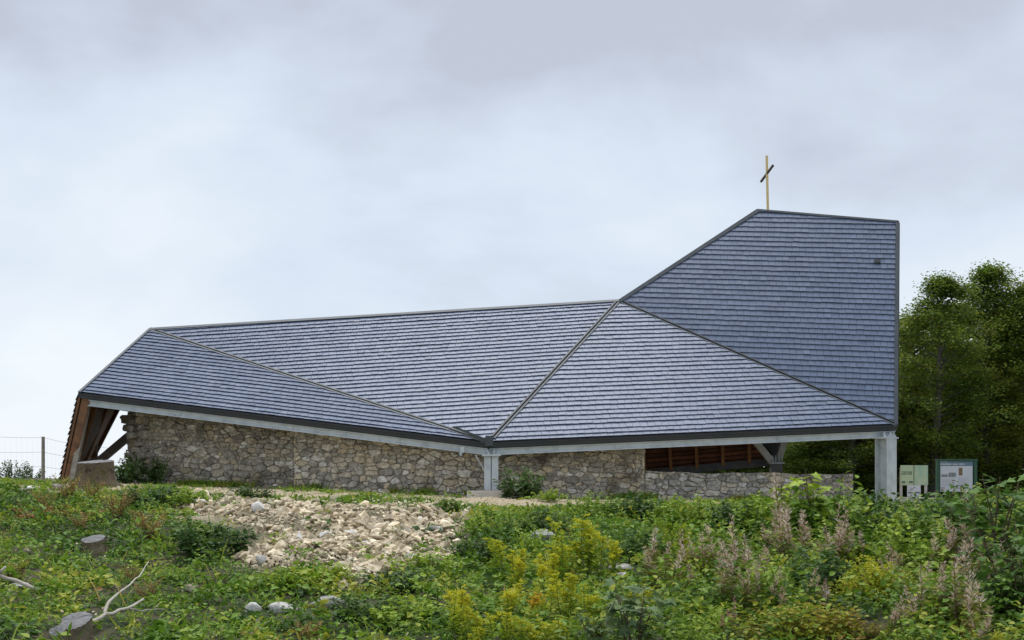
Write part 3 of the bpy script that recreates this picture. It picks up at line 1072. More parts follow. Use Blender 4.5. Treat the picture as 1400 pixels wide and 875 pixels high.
ML_seed = leaf_mat('willowherb_seed_fluff', [(.42, .29, .20), (.62, .47, .36), (.82, .73, .64)], trans=.3, rough=.9, gain=(1.05, 1.05, 1.05))
ML_wleaf = leaf_mat('willowherb_leaf', [(.04, .09, .02), (.08, .14, .03), (.15, .16, .05)])
ML_mound = leaf_mat('yellow_green_needle_leaf', [(.07, .13, .012), (.14, .22, .02), (.25, .28, .03)], patch=2)
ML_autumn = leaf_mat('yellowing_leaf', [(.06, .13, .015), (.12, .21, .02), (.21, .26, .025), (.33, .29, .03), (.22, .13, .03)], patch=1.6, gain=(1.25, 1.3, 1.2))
ML_dry = leaf_mat('dry_olive_leaf', [(.035, .042, .014), (.075, .085, .03), (.15, .13, .06), (.30, .26, .13)], patch=3)
ML_rust = leaf_mat('rusty_leaf', [(.11, .045, .02), (.17, .08, .035), (.10, .10, .03)], patch=2)
ML_tree = leaf_mat('tree_leaf', [(.027, .060, .011), (.050, .105, .020), (.080, .138, .028), (.122, .155, .032)], patch=.5, trans=.42)
M_stem = mat('green_stem', (.07, .10, .03), (.13, .13, .05), scale=9, rough=.8)
M_bstem = mat('brown_stem', (.09, .06, .035), (.16, .11, .07), scale=9, rough=.85)
M_pinkstem = mat('reddish_stem', (.20, .10, .07), (.28, .17, .11), scale=9, rough=.8)
M_bark = mat('grey_brown_bark', (.075, .068, .055), (.17, .155, .13), scale=8, rough=.95, bump=.6, bscale=18)
M_deadwood = mat('bleached_dead_wood', (.36, .32, .26), (.52, .48, .41), scale=12, rough=.9, bump=.3)
M_stumpside = mat('old_stump_bark', (.09, .072, .045), (.20, .165, .11), scale=6, rough=.95, bump=.7, bscale=20, c3=(.13, .105, .06))
M_stumptop = mat('weathered_cut_wood', (.14, .138, .135), (.27, .265, .26), scale=10, rough=.9, bump=.35, bscale=45)
M_mossy = mat('mossy_stump_bark', (.055, .038, .022), (.075, .075, .018), scale=6, rough=.95, bump=1.0, bscale=16, c3=(.135, .10, .065))


def stems_and(proto, stem_mb, fol, mats, stem_mat):
    stem_mb.obj('stems', stem_mat, proto)
    link('foliage', fol.mesh('foliage'), mats, proto)


def goldenrod(seed):
    r = np.random.default_rng(seed)
    root = thing('goldenrod', '-', 'goldenrod')
    st, fo, fl = MB(), Foliage(), Foliage()
    for k in range(r.integers(4, 6)):
        a = r.uniform(0, 6.28); sp = r.uniform(.03, .22)
        b0 = np.array([sp * math.cos(a), sp * math.sin(a), 0])
        top = b0 + np.array([r.normal(0, .13), r.normal(0, .13), r.uniform(.62, 1.0)])
        mid = (b0 + top) / 2 + np.array([r.normal(0, .03), r.normal(0, .03), 0])
        st.tube([b0, mid, top], [.008, .006, .003], 4)
        n = 60
        t_ = r.uniform(.15, .97, n)[:, None]
        p = b0 * (1 - t_) ** 2 + 2 * mid * t_ * (1 - t_) + top * t_ ** 2
        d = rdir(n, .55, r)
        fo.put(NARROW, p, d, r.uniform(.10, .18, n) * (1.15 - .5 * t_[:, 0]), np.clip(.05 + .85 * t_[:, 0] + r.normal(0, .15, n), 0, 1), rng=r, widen=1.25)
        fl = Foliage()
        for j in range(r.integers(8, 14)):            # loose arching sprays of small florets
            f_ = r.uniform(0, 1)
            q0 = top - (top - mid) * .55 * (1 - f_)
            aa = r.uniform(0, 6.28); ln = r.uniform(.06, .17) * (1.15 - .65 * f_)
            n = 15
            t_ = np.linspace(.1, 1, n)[:, None]
            dh = np.array([math.cos(aa), math.sin(aa), 0])
            p = q0 + dh * ln * t_ + np.array([0, 0, 1]) * ln * (1.0 * t_ - .55 * t_ ** 2) + r.normal(0, .006, (n, 3))
            fl.put(LEAF, p, rdir(n, .9, r) + dh * .4, r.uniform(.032, .060, n), np.clip(r.normal(.2 + .5 * t_[:, 0], .2), 0, 1), rng=r, widen=.55)
        link('flower_plume', fl.mesh('flower_plume'), ML_yellow, root)
    stems_and(root, st, fo, ML_ygreen, M_stem)
    return root


def willowherb(seed):
    r = np.random.default_rng(seed)
    root = thing('willowherb', '-', 'willowherb')
    st, fo, fl = MB(), Foliage(), Foliage()
    for k in range(r.integers(3, 6)):
        a = r.uniform(0, 6.28); sp = r.uniform(.04, .30)
        b0 = np.array([sp * math.cos(a), sp * math.sin(a), 0])
        top = b0 + np.array([r.normal(0, .12), r.normal(0, .12), r.uniform(.5, 1.02)])
        st.tube([b0, (b0 + top) / 2 + np.array([.01, .01, 0]), top], [.007, .006, .003], 4)
        n = 60
        t_ = r.uniform(.05, .7, n)[:, None]
        fo.put(NARROW, b0 + (top - b0) * t_, rdir(n, .25, r), r.uniform(.10, .17, n), np.clip(r.normal(.5, .25, n), 0, 1), rng=r, widen=1.2)
        fl = Foliage()
        n = 62
        t_ = r.uniform(.46, 1, n)
        wd = (.062 * (1 - (t_ - .48) / .57) + .010)
        d = rdir(n, .9, r)
        fl.put(NARROW, b0 + (top - b0) * t_[:, None] + d * .008, d, wd * r.uniform(.7, 1.7, n) + .02, np.clip(r.normal(.5, .3, n), 0, 1), roll=1.2, rng=r, widen=1.0)
        link('seed_plume', fl.mesh('seed_plume'), ML_seed, root)
    stems_and(root, st, fo, ML_wleaf, M_pinkstem)
    return root


def herb_clump(name, cat, seed, stems, lm, tmpl=LEAF6, lsize=(.05, .10), spread=.3, per=26, h=(.6, 1.0), droop=.1, sm=None, bend=.12):
    r = np.random.default_rng(seed)
    root = thing(name, '-', cat)
    st, fo = MB(), Foliage()
    for k in range(stems):
        a = r.uniform(0, 6.28); sp = spread * math.sqrt(r.uniform(0, 1))
        b0 = np.array([sp * math.cos(a), sp * math.sin(a), -.03])
        hh = r.uniform(*h) * (1 - .35 * (sp / spread) ** 2)
        top = b0 + np.array([math.cos(a) * sp * .5 + r.normal(0, bend), math.sin(a) * sp * .5 + r.normal(0, bend), hh])
        mid = (b0 * .55 + top * .45) + np.array([0, 0, .1 * hh])
        st.tube([b0, mid, top], [.007, .005, .003], 3, cap=False)
        n = per
        t_ = r.uniform(.12, 1.0, n)[:, None]
        p = b0 * (1 - t_) ** 2 + 2 * mid * t_ * (1 - t_) + top * t_ ** 2
        d = rdir(n, droop, r)
        fo.put(tmpl, p + d * .02, d, r.uniform(*lsize, n) * (1.15 - .5 * t_[:, 0]), np.clip(r.normal(.25 + .4 * t_[:, 0], .2), 0, 1), roll=.5, rng=r)
    stems_and(root, st, fo, lm, sm or M_stem)
    return root


def dry_shrub(seed):
    r = np.random.default_rng(seed)
    root = thing('dry_shrub', '-', 'shrub')
    st, fo = MB(), Foliage()
    for k in range(26):
        a = r.uniform(0, 6.28); ln = r.uniform(.6, 1.0)
        p0 = np.array([r.normal(0, .04), r.normal(0, .04), -.02])
        p1 = p0 + np.array([math.cos(a) * .18, math.sin(a) * .18, .5]) * ln
        p2 = p1 + np.array([math.cos(a) * .28 + r.normal(0, .08), math.sin(a) * .28 + r.normal(0, .08), .45]) * ln
        st.tube([p0, p1, p2], [.008, .005, .002], 3, cap=False)
        n = 46
        t_ = r.uniform(.2, 1, n)[:, None]
        p = p0 * (1 - t_) ** 2 + 2 * p1 * t_ * (1 - t_) + p2 * t_ ** 2 + r.normal(0, .035, (n, 3))
        fo.put(LEAF, p, rdir(n, .5, r), r.uniform(.03, .06, n), np.clip(r.normal(.4, .28, n), 0, 1), roll=1, rng=r)
        n = 9
        t_ = r.uniform(.5, 1, n)[:, None]
        p = p0 * (1 - t_) ** 2 + 2 * p1 * t_ * (1 - t_) + p2 * t_ ** 2
        fo.put(LEAF, p, rdir(n, .6, r), r.uniform(.02, .035, n), np.full(n, 1.0), roll=1, rng=r)
    stems_and(root, st, fo, ML_dry, M_bstem)
    return root


def mound(seed, lm):
    """low cushion-shaped shrub: leaves in drooping tufts over a dome, brown twigs showing underneath"""
    r = np.random.default_rng(seed)
    root = thing('cushion_shrub', '-', 'shrub')
    st, fo = MB(), Foliage()
    for k in range(120):
        a = r.uniform(0, 6.28); el = math.asin(r.uniform(.05, 1))
        rad = r.uniform(.8, 1.0) * (1 + .14 * math.sin(3 * a + seed) + .1 * math.sin(7 * a))
        tip = np.array([math.cos(a) * math.cos(el) * rad, math.sin(a) * math.cos(el) * rad, math.sin(el) * rad * .62])
        st.tube([np.array([0, 0, 0.0]) + r.normal(0, .08, 3) * np.array([1, 1, .2]), tip * .6 + np.array([0, 0, .08]), tip], [.010, .006, .003], 3, cap=False)
        n = 34
        t_ = r.uniform(.62, 1.03, n)[:, None]
        p = tip * t_ + r.normal(0, .065, (n, 3))
        d = rdir(n, -.15, r) + tip * .6
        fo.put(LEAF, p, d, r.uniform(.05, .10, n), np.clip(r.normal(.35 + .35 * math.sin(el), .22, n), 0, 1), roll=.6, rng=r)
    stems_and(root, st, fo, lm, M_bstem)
    return root


def sapling(seed, lm, leaves=60, h=1.0, lsize=(.10, .16), spread=.42, nst=5, name='maple_sapling'):
    """young maple: thin stems, each large lobed leaf on its own"""
    r = np.random.default_rng(seed)
    root = thing(name, '-', 'sapling')
    st = MB()
    pos = []
    for k in range(nst):
        a = 6.28 * k / nst + r.uniform(-.4, .4)
        sp = spread * r.uniform(.3, 1)
        b0 = np.array([r.normal(0, .04), r.normal(0, .04), -.02])
        top = np.array([math.cos(a) * sp, math.sin(a) * sp, h * r.uniform(.7, 1.0)])
        mid = b0 * .5 + top * .5 + np.array([0, 0, .08])
        st.tube([b0, mid, top], [.011, .008, .004], 5)
        for j in range(leaves // nst):
            t_ = r.uniform(.25, 1.0)
            p = b0 * (1 - t_) ** 2 + 2 * mid * t_ * (1 - t_) + top * t_ ** 2
            d = rdir(1, .1, r)[0]; d /= np.linalg.norm(d)
            q_ = p + d * r.uniform(.05, .13)
            st.tube([p, q_], [.003, .002], 3, cap=False)
            pos.append((q_, d, t_))
    st.obj('stem', M_bstem, root)
    mes = []
    for k in range(6):
        tv = MAPLE[0].copy(); tv[:, 2] += r.normal(0, .02, len(tv))
        me = np_mesh('leaf', tv, [MAPLE[1]], np.full(len(tv), k / 5)); me.materials.append(lm); mes.append(me)
    for (q_, d, t_) in pos:
        o_ = link('leaf', mes[min(5, int(r.uniform(0, 3.5) + 2.5 * t_))], None, root)
        d = d.copy(); d[2] = r.normal(-.05, .22)
        Rm = frames(d[None], .35, r)[0]
        o_.matrix_local = Matrix.Translation(Vector(q_)) @ Matrix(Rm.tolist()).to_4x4() @ Matrix.Scale(float(r.uniform(*lsize)), 4)
    return root


# ------------------------------------------------------------------ stones of the heap
def rock_mesh(seed, pts=11, flat=.75):
    r = np.random.default_rng(seed)
    v = r.normal(0, 1, (pts, 3)); v /= np.linalg.norm(v, axis=1, keepdims=True)
    v *= r.uniform(.75, 1.1, (pts, 1)); v *= np.array([1, r.uniform(.65, .95), r.uniform(.45, flat)])
    bm = bmesh.new()
    for p in v:
        bm.verts.new(p * .5)
    res = bmesh.ops.convex_hull(bm, input=bm.verts)
    loose = [x for x in bm.verts if not x.link_faces]
    bmesh.ops.delete(bm, geom=loose, context='VERTS')
    bmesh.ops.triangulate(bm, faces=bm.faces)
    bm.verts.index_update()
    vv = np.array([x.co[:] for x in bm.verts]); ff = np.array([[x.index for x in f_.verts] for f_ in bm.faces])
    bm.free()
    return vv, ff


ROCKS = [rock_mesh(100 + i) for i in range(12)]
hc = at(470, 745)
heap = thing('rubble_heap', 'broad heap of pale broken limestone spread down the bank in front of the wall', 'rubble heap', hc)
# sample the heap in the picture's own outline, then drop each stone on the ground where it lies
cand = []
rr = np.random.default_rng(5)
while len(cand) < 7500:
    px, py = rr.uniform(225, 655), rr.uniform(682, 812)
    if not in_poly(px, py, RUB):
        continue
    y = np.interp(py, [682, 690, 700, 720, 760, 800, 812], [26.0, 24.8, 23.0, 20.5, 17.0, 14.8, 14.0])
    y += rr.uniform(-.5, .5)
    x = (px - 700) / F * y
    cand.append((x, y))
cand = np.array(cand)
bare = vnoise(cand[:, 0], cand[:, 1], 1.5, 4)                # stretches of fine grit between the blocks
size = np.clip(rr.lognormal(math.log(.092), .46, len(cand)), .035, .27) * np.where(bare > .3, .5, 1.0)
order = np.argsort(-size)
cand, size = cand[order], size[order]
keep = []
for i in range(len(cand)):
    if i > 500:
        keep.append(i); continue
    ok = all((cand[i, 0] - cand[j, 0]) ** 2 + ((cand[i, 1] - cand[j, 1]) * .8) ** 2 > ((size[i] + size[j]) * .33) ** 2 for j in keep)
    if ok:
        keep.append(i)
cand, size = cand[keep], size[keep]
rock_me = []
for i, (v, f_) in enumerate(ROCKS):
    for sh in (.15, .45, .62, .95):
        me = np_mesh('stone', v, [f_], np.full(len(v), sh)); me.materials.append(M_lime); rock_me.append(me)
for me in [np_mesh('stone', *(lambda a: (a[0], [a[1]], np.full(len(a[0]), .6)))(ROCKS[i])) for i in range(4)]:
    me.materials.append(M_white); rock_me.append(me)
for i in range(300):
    x, y = cand[i]; s = size[i]
    k = rr.integers(0, 48) if rr.random() > .07 else 48 + rr.integers(0, 4)
    o_ = link('stone', rock_me[k], None, heap, Vector((x, y, G(x, y) + s * rr.uniform(.12, .35))) - hc)
    o_.rotation_euler = (rr.normal(0, .35), rr.normal(0, .35), rr.uniform(0, 6.28)); o_.scale = (s * 1.15,) * 3


def rand_rot(n, rng, tilt=.4):
    a = rng.uniform(0, 2 * np.pi, n); b_ = rng.normal(0, tilt, n); c_ = rng.normal(0, tilt, n)
    Rz = np.zeros((n, 3, 3)); Rz[:, 0, 0] = np.cos(a); Rz[:, 0, 1] = -np.sin(a); Rz[:, 1, 0] = np.sin(a); Rz[:, 1, 1] = np.cos(a); Rz[:, 2, 2] = 1
    Rx = np.zeros((n, 3, 3)); Rx[:, 0, 0] = 1; Rx[:, 1, 1] = np.cos(b_); Rx[:, 1, 2] = -np.sin(b_); Rx[:, 2, 1] = np.sin(b_); Rx[:, 2, 2] = np.cos(b_)
    Ry = np.zeros((n, 3, 3)); Ry[:, 1, 1] = 1; Ry[:, 0, 0] = np.cos(c_); Ry[:, 0, 2] = np.sin(c_); Ry[:, 2, 0] = -np.sin(c_); Ry[:, 2, 2] = np.cos(c_)
    return Rz @ Rx @ Ry


def rocks(X, Y, S, rng, sink=.15):
    V, Fc, Sh, n0 = [], [], [], 0
    which = rng.integers(0, len(ROCKS), len(X))
    Z = ground(X, Y) + S * sink
    for k in range(len(ROCKS)):
        mk = which == k
        if not mk.any():
            continue
        loc = np.stack([X[mk], Y[mk], Z[mk]], -1)
        v, f_, s_ = scatter(ROCKS[k], loc, rand_rot(mk.sum(), rng), S[mk] * 1.15, np.clip(rng.normal(.5, .25, mk.sum()), 0, 1))
        V.append(v); Fc.append(f_ + n0); Sh.append(s_); n0 += len(v)
    return np.concatenate(V), np.concatenate(Fc), np.concatenate(Sh)


v, f_, s_ = rocks(cand[300:, 0], cand[300:, 1], size[300:], rr, .3)
o_ = link('small_stones', np_mesh('small_stones', v - np.array(hc), [f_], s_), M_lime, heap); o_['kind'] = 'stuff'
# fine gravel on the yard before the walls
n = 5200
X = rr.uniform(-11.5, 11, n); Y = rr.uniform(24.2, 31.5, n)
mk = (Y > YB(X) - .2) & (vnoise(X, Y, 1.4, 8) > -.35)
v, f_, s_ = rocks(X[mk], Y[mk], rr.uniform(.02, .07, mk.sum()), rr, .1)
o_ = link('gravel', np_mesh('gravel', v, [f_], s_), M_lime); o_['kind'] = 'stuff'
# a few loose chips down the grassy bank
n = 420
X = rr.uniform(-9, 2, n); Y = rr.uniform(11, 24, n)
v, f_, s_ = rocks(X, Y, rr.uniform(.03, .10, n), rr, .35)
o_ = link('stone_chips', np_mesh('stone_chips', v, [f_], s_), M_lime); o_['kind'] = 'stuff'

# ------------------------------------------------------------------ ground cover
CLEAR = [(128, 760, 24, 9, 3), (98, 886, 32, 8, 10), (131, 668, 34, 7, 3), (345, 842, 14, 10, 3), (381, 841, 19, 10, 3), (450, 838, 21, 12, 3), (260, 812, 14, 9, 3),
         (296, 826, 9, 8, 2), (850, 795, 22, 12, 10), (742, 744, 18, 12, 4), (1126, 838, 12, 14, 6), (22, 806, 18, 10, 3), (153, 735, 9, 8, 2), (75, 671, 14, 6, 2), (38, 671, 16, 6, 2),
         (352, 859, 9, 8, 2), (150, 838, 34, 8, 6), (175, 810, 24, 8, 6), (672, 684, 42, 8, 6), (640, 738, 9, 8, 2), (440, 834, 50, 6, 2), (1192, 826, 62, 12, 34), (1110, 892, 112, 14, 36), (1352, 898, 44, 10, 22)]


def region(X, Y):
    Z = ground(X, Y)
    px, py = project(X, Y, Z)
    rub = in_poly(px, py, RUB)
    for (cx_, cy_, w_, dn, up2) in CLEAR:
        rub = rub | ((np.abs(px - cx_) < w_) & (py > cy_ - up2) & (py < cy_ + dn))
    yard = (Y > YB(X)) & (X > -11.5) & (X < 11.2)
    return px, py, rub, yard


def cover(n, y0, y1, seed):
    r = np.random.default_rng(seed)
    Y = np.sqrt(r.uniform(y0 ** 2, y1 ** 2, n)); X = r.uniform(-.50, .50, n) * Y
    return X, Y, r


# how high the weeds may stand before they would hide what the crest leaves in view
def headroom(px, Y, g_):
    row = np.interp(px, [0, 150, 250, 560, 620, 800, 900, 1000, 1060, 1130, 1200, 1300, 1400], [658, 664, 678, 684, 694, 692, 684, 684, 670, 666, 676, 672, 658])
    return np.maximum(.03, -(row - HZ) / F * Y - (g_ - EYE))


# small herbs over the whole bank, each with its own leaf size, height and tint, over a floor of little leaves
cov = Foliage()
X, Y, r = cover(42000, 9.8, 31, 21)
px, py, rub, yard = region(X, Y)
pat = vnoise(X, Y, 1.7, 2)
ok = (~rub | (r.random(len(X)) < .03)) & (~yard | ((pat > .5) & (r.random(len(X)) < .7)))
X, Y, pat = X[ok], Y[ok], pat[ok]
for rep in range(2):
    n = len(X)
    loc = np.stack([X + r.normal(0, .08, n), Y + r.normal(0, .08, n), ground(X, Y) + r.uniform(.01, .06, n)], -1)
    cov.put(LEAF, loc, rdir(n, .25, r), r.lognormal(math.log(.05), .35, n), np.clip(.2 + .2 * pat + r.normal(0, .2, n), 0, 1), roll=.7, rng=r)
X, Y, r = cover(7400, 9.8, 31, 22)
px, py, rub, yard = region(X, Y)
pat = vnoise(X, Y, 1.7, 2)
gap = vnoise(X, Y, 2.6, 31)
ok = (~rub | (r.random(len(X)) < .05)) & (~yard | (pat > .45)) & (gap > -.55)
X, Y, px, pat, yard = X[ok], Y[ok], px[ok], pat[ok], yard[ok]
npl = len(X)
Gz = ground(X, Y)
Hh = np.where(px < 600, .165, np.interp(px, [600, 800, 1000, 1400], [.16, .24, .30, .32])) * r.lognormal(0, .45, npl)
Hh = np.minimum(Hh, headroom(px, Y, Gz) * r.uniform(.6, 1.15, npl))
Hh = np.where(yard, np.minimum(Hh, .09), Hh)
Rd = np.clip(Hh * r.uniform(.7, 1.3, npl), .07, .28)
ls = np.clip(r.lognormal(math.log(.062), .42, npl), .03, .13)
tint = np.clip(.42 + .22 * pat + r.normal(0, .26, npl), 0, 1)
kind = r.integers(0, 4, npl)
for j in range(34):
    a = r.uniform(0, 2 * np.pi, npl); el_ = np.arcsin(r.uniform(0, 1, npl)); q_ = r.uniform(.45, 1, npl)
    use = (j < np.clip(14 + 160 * Rd * .062 / ls * .6, 10, 34)) & (r.random(npl) < .95)
    dx, dy = np.cos(a) * np.cos(el_), np.sin(a) * np.cos(el_)
    loc = np.stack([X + dx * Rd * q_, Y + dy * Rd * q_, Gz + .02 + Hh * np.sin(el_) * q_], -1)
    d = np.stack([dx, dy, .25 * np.sin(el_) - .05], -1) + r.normal(0, .25, (npl, 3))
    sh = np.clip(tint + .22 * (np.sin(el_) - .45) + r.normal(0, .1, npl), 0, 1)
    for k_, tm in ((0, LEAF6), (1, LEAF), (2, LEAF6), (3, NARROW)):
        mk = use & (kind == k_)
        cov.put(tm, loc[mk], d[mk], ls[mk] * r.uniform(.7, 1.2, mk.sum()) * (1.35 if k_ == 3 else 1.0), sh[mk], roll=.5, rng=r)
o_ = link('ground_cover', cov.mesh('ground_cover'), ML_cover); o_['kind'] = 'stuff'
# scattered yellow and brown leaves
fal = Foliage()
X, Y, r = cover(2600, 9.8, 27, 61)
px, py, rub, yard = region(X, Y)
mk = ~rub & ~yard & (vnoise(X, Y, 1.2, 41) > -.1)
X, Y, px = X[mk], Y[mk], px[mk]; n = len(X)
fal.put(LEAF6, np.stack([X, Y, ground(X, Y) + r.uniform(.04, .22, n) * np.where(px < 600, .7, 1.2)], -1), rdir(n, .2, r), r.lognormal(math.log(.06), .3, n), r.uniform(0, 1, n), rng=r)
o_ = link('yellowing_leaves', fal.mesh('yellowing_leaves'), ML_autumn); o_['kind'] = 'stuff'

# upright stems among them on the right-hand bank
up_ = Foliage()
X, Y, r = cover(5200, 9.8, 27, 33)
px, py, rub, yard = region(X, Y)
ok = ~rub & ~yard & (px > 640 - 40 * vnoise(X, Y, 1.0, 1)) & (vnoise(X, Y, 1.3, 5) > -.05)
X, Y, px = X[ok], Y[ok], px[ok]
HT = np.interp(px, [640, 760, 1000, 1200, 1400], [.24, .32, .42, .50, .52]) * r.uniform(.5, 1.2, len(X)) * (1 + .5 * vnoise(X, Y, 1.1, 17))
HT = np.minimum(HT, headroom(px, Y, ground(X, Y)) * r.uniform(.7, 1.2, len(X)))
tint2 = r.normal(0, .2, len(X))
for rep in range(20):
    n = len(X)
    t_ = r.uniform(.2, 1, n)
    ln_ = r.normal(0, .03, (n, 2))
    loc = np.stack([X + ln_[:, 0], Y + ln_[:, 1], ground(X, Y) + HT * t_], -1)
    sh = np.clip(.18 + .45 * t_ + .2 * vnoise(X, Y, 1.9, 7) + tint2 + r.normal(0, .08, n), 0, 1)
    up_.put(LEAF if rep % 2 else NARROW, loc, rdir(n, .05, r), r.uniform(.06, .12, n) * (1.2 - .4 * t_), sh, roll=.5, rng=r)
o_ = link('undergrowth', up_.mesh('undergrowth'), ML_green); o_['kind'] = 'stuff'

# grass: thin on the bank, tufts before the wall
gr = Foliage()
X, Y, r = cover(24000, 9.8, 31.2, 44)
px, py, rub, yard = region(X, Y)
pat = vnoise(X, Y, 2.3, 12)
ok = (~rub) & np.where(yard, pat > .38, pat > -.1)
X, Y, pat, yard = X[ok], Y[ok], pat[ok], yard[ok]
n = len(X)
gr.put(BLADE, np.stack([X, Y, ground(X, Y) - .01], -1), rdir(n, 1.3, r), r.uniform(.12, .28, n) * np.where(yard, .8, 1.0), np.clip(r.normal(.4, .25, n), 0, 1), roll=1.0, rng=r, widen=1.4)
X, Y, r = cover(1300, 9.8, 26, 47)
px, py, rub, yard = region(X, Y)
mk = ~rub & ~yard & (vnoise(X, Y, 1.5, 23) > -.2)
X, Y, px = X[mk], Y[mk], px[mk]; n = len(X)
gr.put(BLADE, np.stack([X, Y, ground(X, Y)], -1), rdir(n, 2.2, r), np.minimum(r.uniform(.25, .5, n), headroom(px, Y, ground(X, Y)) * 1.3 + .05), np.clip(r.normal(.4, .3, n), 0, 1), roll=1.0, rng=r, widen=.7)
# taller tufts along the foot of the walls
for (x0, y0, x1, y1) in ((*gxy(205, 32.9), *gxy(403, 32.1)), (*gxy(402, 31.9), *gxy(640, 30.9)), (*gxy(720, 30.9), *gxy(881, 31.5)), (*gxy(881, 31.6), *gxy(1166, 32.6))):
    n = 2600
    f_ = r.uniform(0, 1, n)
    Xg = x0 + (x1 - x0) * f_ + r.normal(0, .05, n); Yg = y0 + (y1 - y0) * f_ - np.abs(r.normal(0, .22, n))
    mk = vnoise(Xg, Yg, 2.1, 15) > .15
    n = mk.sum()
    gr.put(BLADE, np.stack([Xg[mk], Yg[mk], ground(Xg[mk], Yg[mk]) - .01], -1), rdir(n, 1.4, r), r.uniform(.12, .3, n), np.clip(r.normal(.45, .2, n), 0, 1), roll=1.0, rng=r, widen=1.5)
o_ = link('grass', gr.mesh('grass'), ML_grass); o_['kind'] = 'stuff'


# ------------------------------------------------------------------ plants one can tell apart
def place(protos, rows, group, height=1.0, widef=1.0):
    """rows: (px, base row, top row, label[, width factor]); the first use moves the prototype itself, later ones copy it"""
    used = {}
    for i, row in enumerate(rows):
        px, yb, yt, label = row[:4]
        wf = (row[4] if len(row) > 4 else 1.0) * widef
        pr = protos[i % len(protos)]
        p = at(px, yb)
        s = (yb - yt) / F * p.y / height
        rz = (i * 2.399) % 6.283
        if pr.name not in used:
            used[pr.name] = True
            first.append((pr, p, rz, s, wf, label, group))
        else:
            dup(pr, p, rz, s * wf, label, group, sz=s)
    for (o_, p, rz, s, wf, label, g_) in first:
        o_.location = p; o_.rotation_euler = (0, 0, rz); o_.scale = (s * wf, s * wf, s); o_['label'] = label; o_['group'] = g_
    first.clear()


first = []
place([goldenrod(i) for i in (1, 2, 3, 4, 5)], [
    (690, 800, 730, 'yellow goldenrod standing alone just right of the rubble heap'),
    (626, 875, 806, 'leftmost bright yellow goldenrod at the bottom of the picture'),
    (642, 890, 834, 'short vivid yellow goldenrod at the bottom edge, below the leftmost one'),
    (702, 820, 758, 'goldenrod below the one standing by the rubble heap'),
    (700, 860, 800, 'goldenrod in the middle of the yellow patch, straight below two others'),
    (735, 868, 808, 'orange-tinged goldenrod in the middle of the yellow patch'),
    (694, 900, 836, 'goldenrod at the bottom edge right of the short vivid one'),
    (716, 905, 850, 'low goldenrod on the bottom edge under the orange-tinged one'),
    (746, 830, 764, 'bright goldenrod left of the tall group in front of the gravel'),
    (762, 805, 736, 'left plant of the tall goldenrod group below the gravel yard'),
    (785, 800, 732, 'middle plant of the tall goldenrod group below the gravel yard'),
    (804, 790, 710, 'tallest goldenrod, highest yellow plume of the patch'),
    (828, 805, 737, 'right plant of the tall goldenrod group'),
    (772, 865, 792, 'goldenrod left of the dark maple sapling, with pale green stems'),
    (800, 870, 806, 'goldenrod beside the dark maple sapling on its left'),
    (862, 850, 800, 'small deep yellow goldenrod above the dark maple sapling'),
    (772, 900, 850, 'goldenrod on the bottom edge left of the dark maple sapling'),
    (940, 790, 714, 'greenish leaning goldenrod between the pink willowherbs'),
    (658, 905, 862, 'lowest goldenrod at the bottom edge under the vivid one'),
    (812, 895, 845, 'yellow goldenrod sprig touching the dark maple sapling'),
    (740, 895, 846, 'goldenrod below the orange-tinged plant, half out of the picture'),
], 'goldenrod plants in flower on the bank', .90, 1.15)

place([willowherb(i) for i in (11, 12, 13, 14, 15)], [
    (1092, 775, 664, 'tallest pink willowherb plume, in front of the low pale wall'),
    (1063, 775, 696, 'willowherb left of the tallest pink plume'),
    (1078, 790, 704, 'willowherb just below and left of the tallest pink plume'),
    (1108, 790, 708, 'willowherb just below and right of the tallest pink plume'),
    (1150, 790, 698, 'full willowherb plume left of the steel corner column'),
    (1172, 785, 700, 'willowherb nearest the foot of the steel corner column'),
    (962, 800, 714, 'slender willowherb standing alone below the end of the full-height wall'),
    (906, 810, 730, 'leftmost willowherb, by the half-buried grey stones'),
    (925, 820, 742, 'pink willowherb right of the half-buried grey stones'),
    (997, 815, 736, 'willowherb with white fluff, left in the group below the low wall'),
    (1020, 815, 718, 'highest willowherb of the group below the low wall'),
    (1040, 830, 744, 'willowherb at the right of the group below the low wall'),
    (1010, 850, 766, 'willowherb lower down in the group below the low wall'),
    (1052, 850, 772, 'beige willowherb above the yellowing cushion shrub'),
    (1288, 800, 706, 'willowherb under the green framed notice board'),
    (1331, 800, 686, 'tall willowherb beside the maple leaves under the notice board'),
    (1312, 830, 738, 'fluffy willowherb below the tall one under the notice board'),
    (1346, 830, 744, 'willowherb against the dark maple thicket'),
    (1256, 840, 752, 'willowherb right of the yellow-green cushion shrub'),
    (1236, 815, 742, 'leaning willowherb above the yellow-green cushion shrub'),
    (1252, 875, 788, 'willowherb below the yellow-green cushion shrub, to its right'),
    (1284, 860, 766, 'whitish willowherb in the middle of the right-hand weeds'),
    (1322, 880, 782, 'willowherb above the dead stems at the lower right'),
    (1338, 905, 812, 'reddish willowherb at the bottom edge near the dead stems'),
    (1216, 880, 812, 'low willowherb between the two cushion shrubs'),
    (990, 880, 824, 'low rosy willowherb right of the dark maple sapling'),
    (1114, 840, 776, 'single pinkish willowherb above the yellowing cushion shrub, near the white scrap'),
], 'willowherbs gone to seed on the bank', .86)

